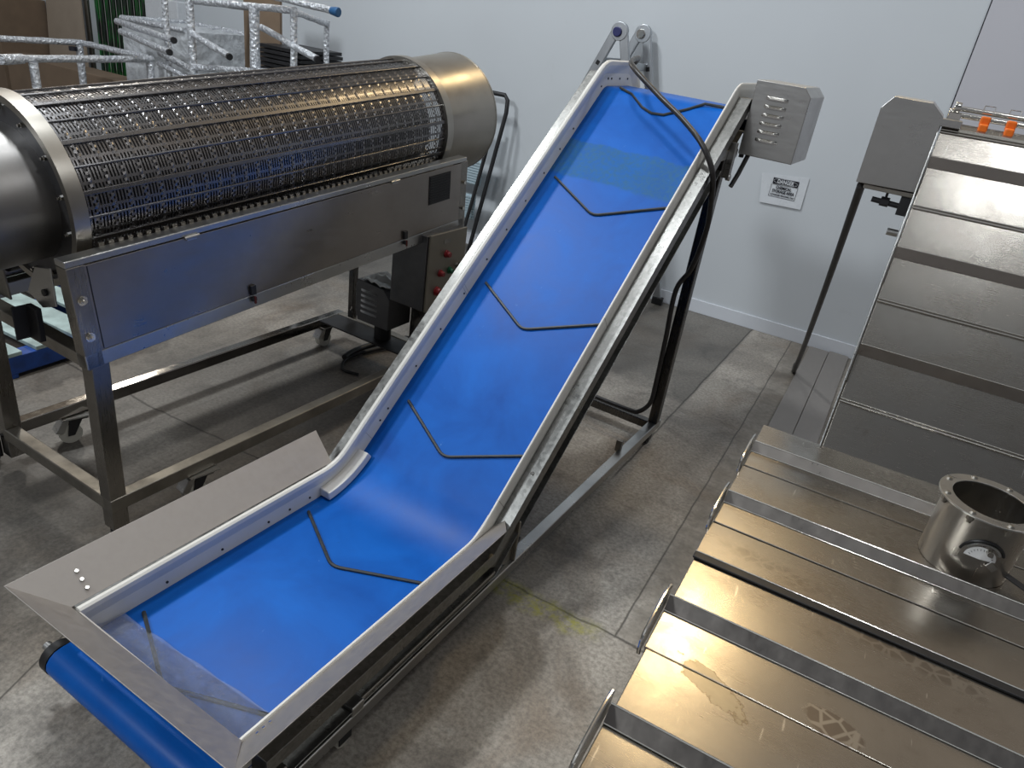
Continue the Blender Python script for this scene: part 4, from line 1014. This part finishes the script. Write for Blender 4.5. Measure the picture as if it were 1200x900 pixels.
# blue pallet with pale boards
PL = thing('painted_pallet', 'blue painted pallet with pale weathered top boards on the floor left of the drum screen', 'pallet', (-4.1, 2.0, 0))
def TPl(p):
    a = R(14); x, y, z = p; return Vector((-3.60+x*cos(a)-y*sin(a), 2.13+x*sin(a)+y*cos(a), z))
def TPl(p):
    a = R(0); x, y, z = p; return Vector((-3.62+x, 1.72+y, z))
for k in range(3):
    m_ = MB(TPl); x_ = -1.15+.53*k; m_.box(x_, x_+.09, 0, .95, .022, .118); m_.build('bearer', 'navy', PL, bevel=.004)
for k in range(3):
    m_ = MB(TPl); y_ = .43*k; m_.box(-1.15, .0, y_, y_+.10, 0, .022); m_.build('bottom_board', 'navy', PL, bevel=.003)
m_ = MB(TPl); m_.box(-1.15, .0, 0, .022, .022, .118); m_.build('end_board', 'navy', PL, bevel=.003)
for k in range(5):
    m_ = MB(TPl); y_ = .0+.205*k; m_.box(-1.15, .0, y_, y_+.135, .118, .14); m_.build('top_board', 'palewood', PL, bevel=.003)
PL2 = thing('board_stack', 'loose stack of pale boards on a blue pallet seen under the drum feed end', 'boards', (-4.3, 2.9, 0))
for k in range(5):
    m_ = MB(); m_.box(-4.95, -3.85, 2.72+.16*k, 2.84+.16*k, .10, .125); m_.build('board', 'palewood', PL2, bevel=.003)
for k in range(3):
    m_ = MB(); m_.box(-4.95+.5*k, -4.86+.5*k, 2.72, 3.48, 0, .10); m_.build('bearer', 'navy', PL2, bevel=.003)

# ------------------------------------------------------------------ light
def area(name, loc, aim, size, power, col, shape='DISK', sy=None):
    l = bpy.data.lights.new(name, 'AREA'); l.shape = shape; l.size = size; l.energy = power; l.color = col
    if sy: l.size_y = sy
    o = bpy.data.objects.new(name, l); C.objects.link(o); o.location = loc
    o.rotation_euler = (Vector(aim)-Vector(loc)).to_track_quat('-Z', 'Y').to_euler(); return o
area('bay_or_fill_lamp', (-4.4, 2.6, 6.3), (-1.4, 2.4, .5), .55, 165, (.93, .97, 1))
area('bay_or_fill_lamp', (-1.9, 2.3, 6.5), (-1.3, 2.6, .5), .5, 75, (.93, .97, 1))
area('bay_or_fill_lamp', (-4.2, -2.8, 5.6), (-1.6, 4.5, 1.1), 1.0, 235, (.91, .96, 1))  # added fill behind the camera, brightens the wall and drum end
area('bay_or_fill_lamp', (.75, 1.30, 6.3), (.6, 2.8, 1.2), .5, 20, (.94, .97, 1))
area('bay_or_fill_lamp', (4.5, 3.5, 6.3), (.3, 4.5, .5), 1.0, 70, (.94, .97, 1))  # soft fill lamp added on the right side
area('warm_lamp', (-.80, 8.0, 6.9), (-.2, 1.3, .9), .6, 72, (1, .74, .40))
area('tube_lamp', (-12.4, 8.1, 6.0), (-2.9, 1.8, .2), .8, 150, (1, .93, .82))
W = bpy.data.worlds.new('hall'); bpy.context.scene.world = W; W.use_nodes = True
nt = W.node_tree; nt.nodes.clear()
bg = nt.nodes.new('ShaderNodeBackground'); ou = nt.nodes.new('ShaderNodeOutputWorld'); tc = nt.nodes.new('ShaderNodeTexCoord')
sp = nt.nodes.new('ShaderNodeSeparateXYZ'); nt.links.new(tc.outputs['Generated'], sp.inputs[0])
def wr(stops):
    rp = nt.nodes.new('ShaderNodeValToRGB'); nt.links.new(sp.outputs[2], rp.inputs[0]); e = rp.color_ramp.elements
    while len(e) < len(stops): e.new(.5)
    for q, (p, c) in zip(e, stops): q.position = p; q.color = tuple(c)+(1,)
    return rp.outputs[0]
back = wr([(0, (.24, .24, .25)), (.22, (.22, .22, .23)), (.55, (.10, .105, .115)), (.86, (.09, .095, .105)), (.94, (.36, .38, .40)), (1, (.42, .44, .46))])
front = wr([(0, (.12, .12, .12)), (.35, (.16, .15, .14)), (.5, (.27, .23, .19)), (.72, (.27, .23, .19)), (.9, (.28, .28, .28)), (1, (.42, .44, .46))])
mr_ = nt.nodes.new('ShaderNodeMapRange'); nt.links.new(sp.outputs[1], mr_.inputs[0]); mr_.inputs[1].default_value = -.15; mr_.inputs[2].default_value = .25
mx = nt.nodes.new('ShaderNodeMix'); mx.data_type = 'RGBA'; nt.links.new(mr_.outputs[0], mx.inputs[0]); nt.links.new(back, mx.inputs[6]); nt.links.new(front, mx.inputs[7])
nt.links.new(mx.outputs[2], bg.inputs[0]); nt.links.new(bg.outputs[0], ou.inputs[0]); bg.inputs[1].default_value = 1.0
vs_ = bpy.context.scene.view_settings
vs_.view_transform = 'Standard'; vs_.look = 'None'; vs_.gamma = 1; vs_.use_curve_mapping = False; vs_.exposure = 0
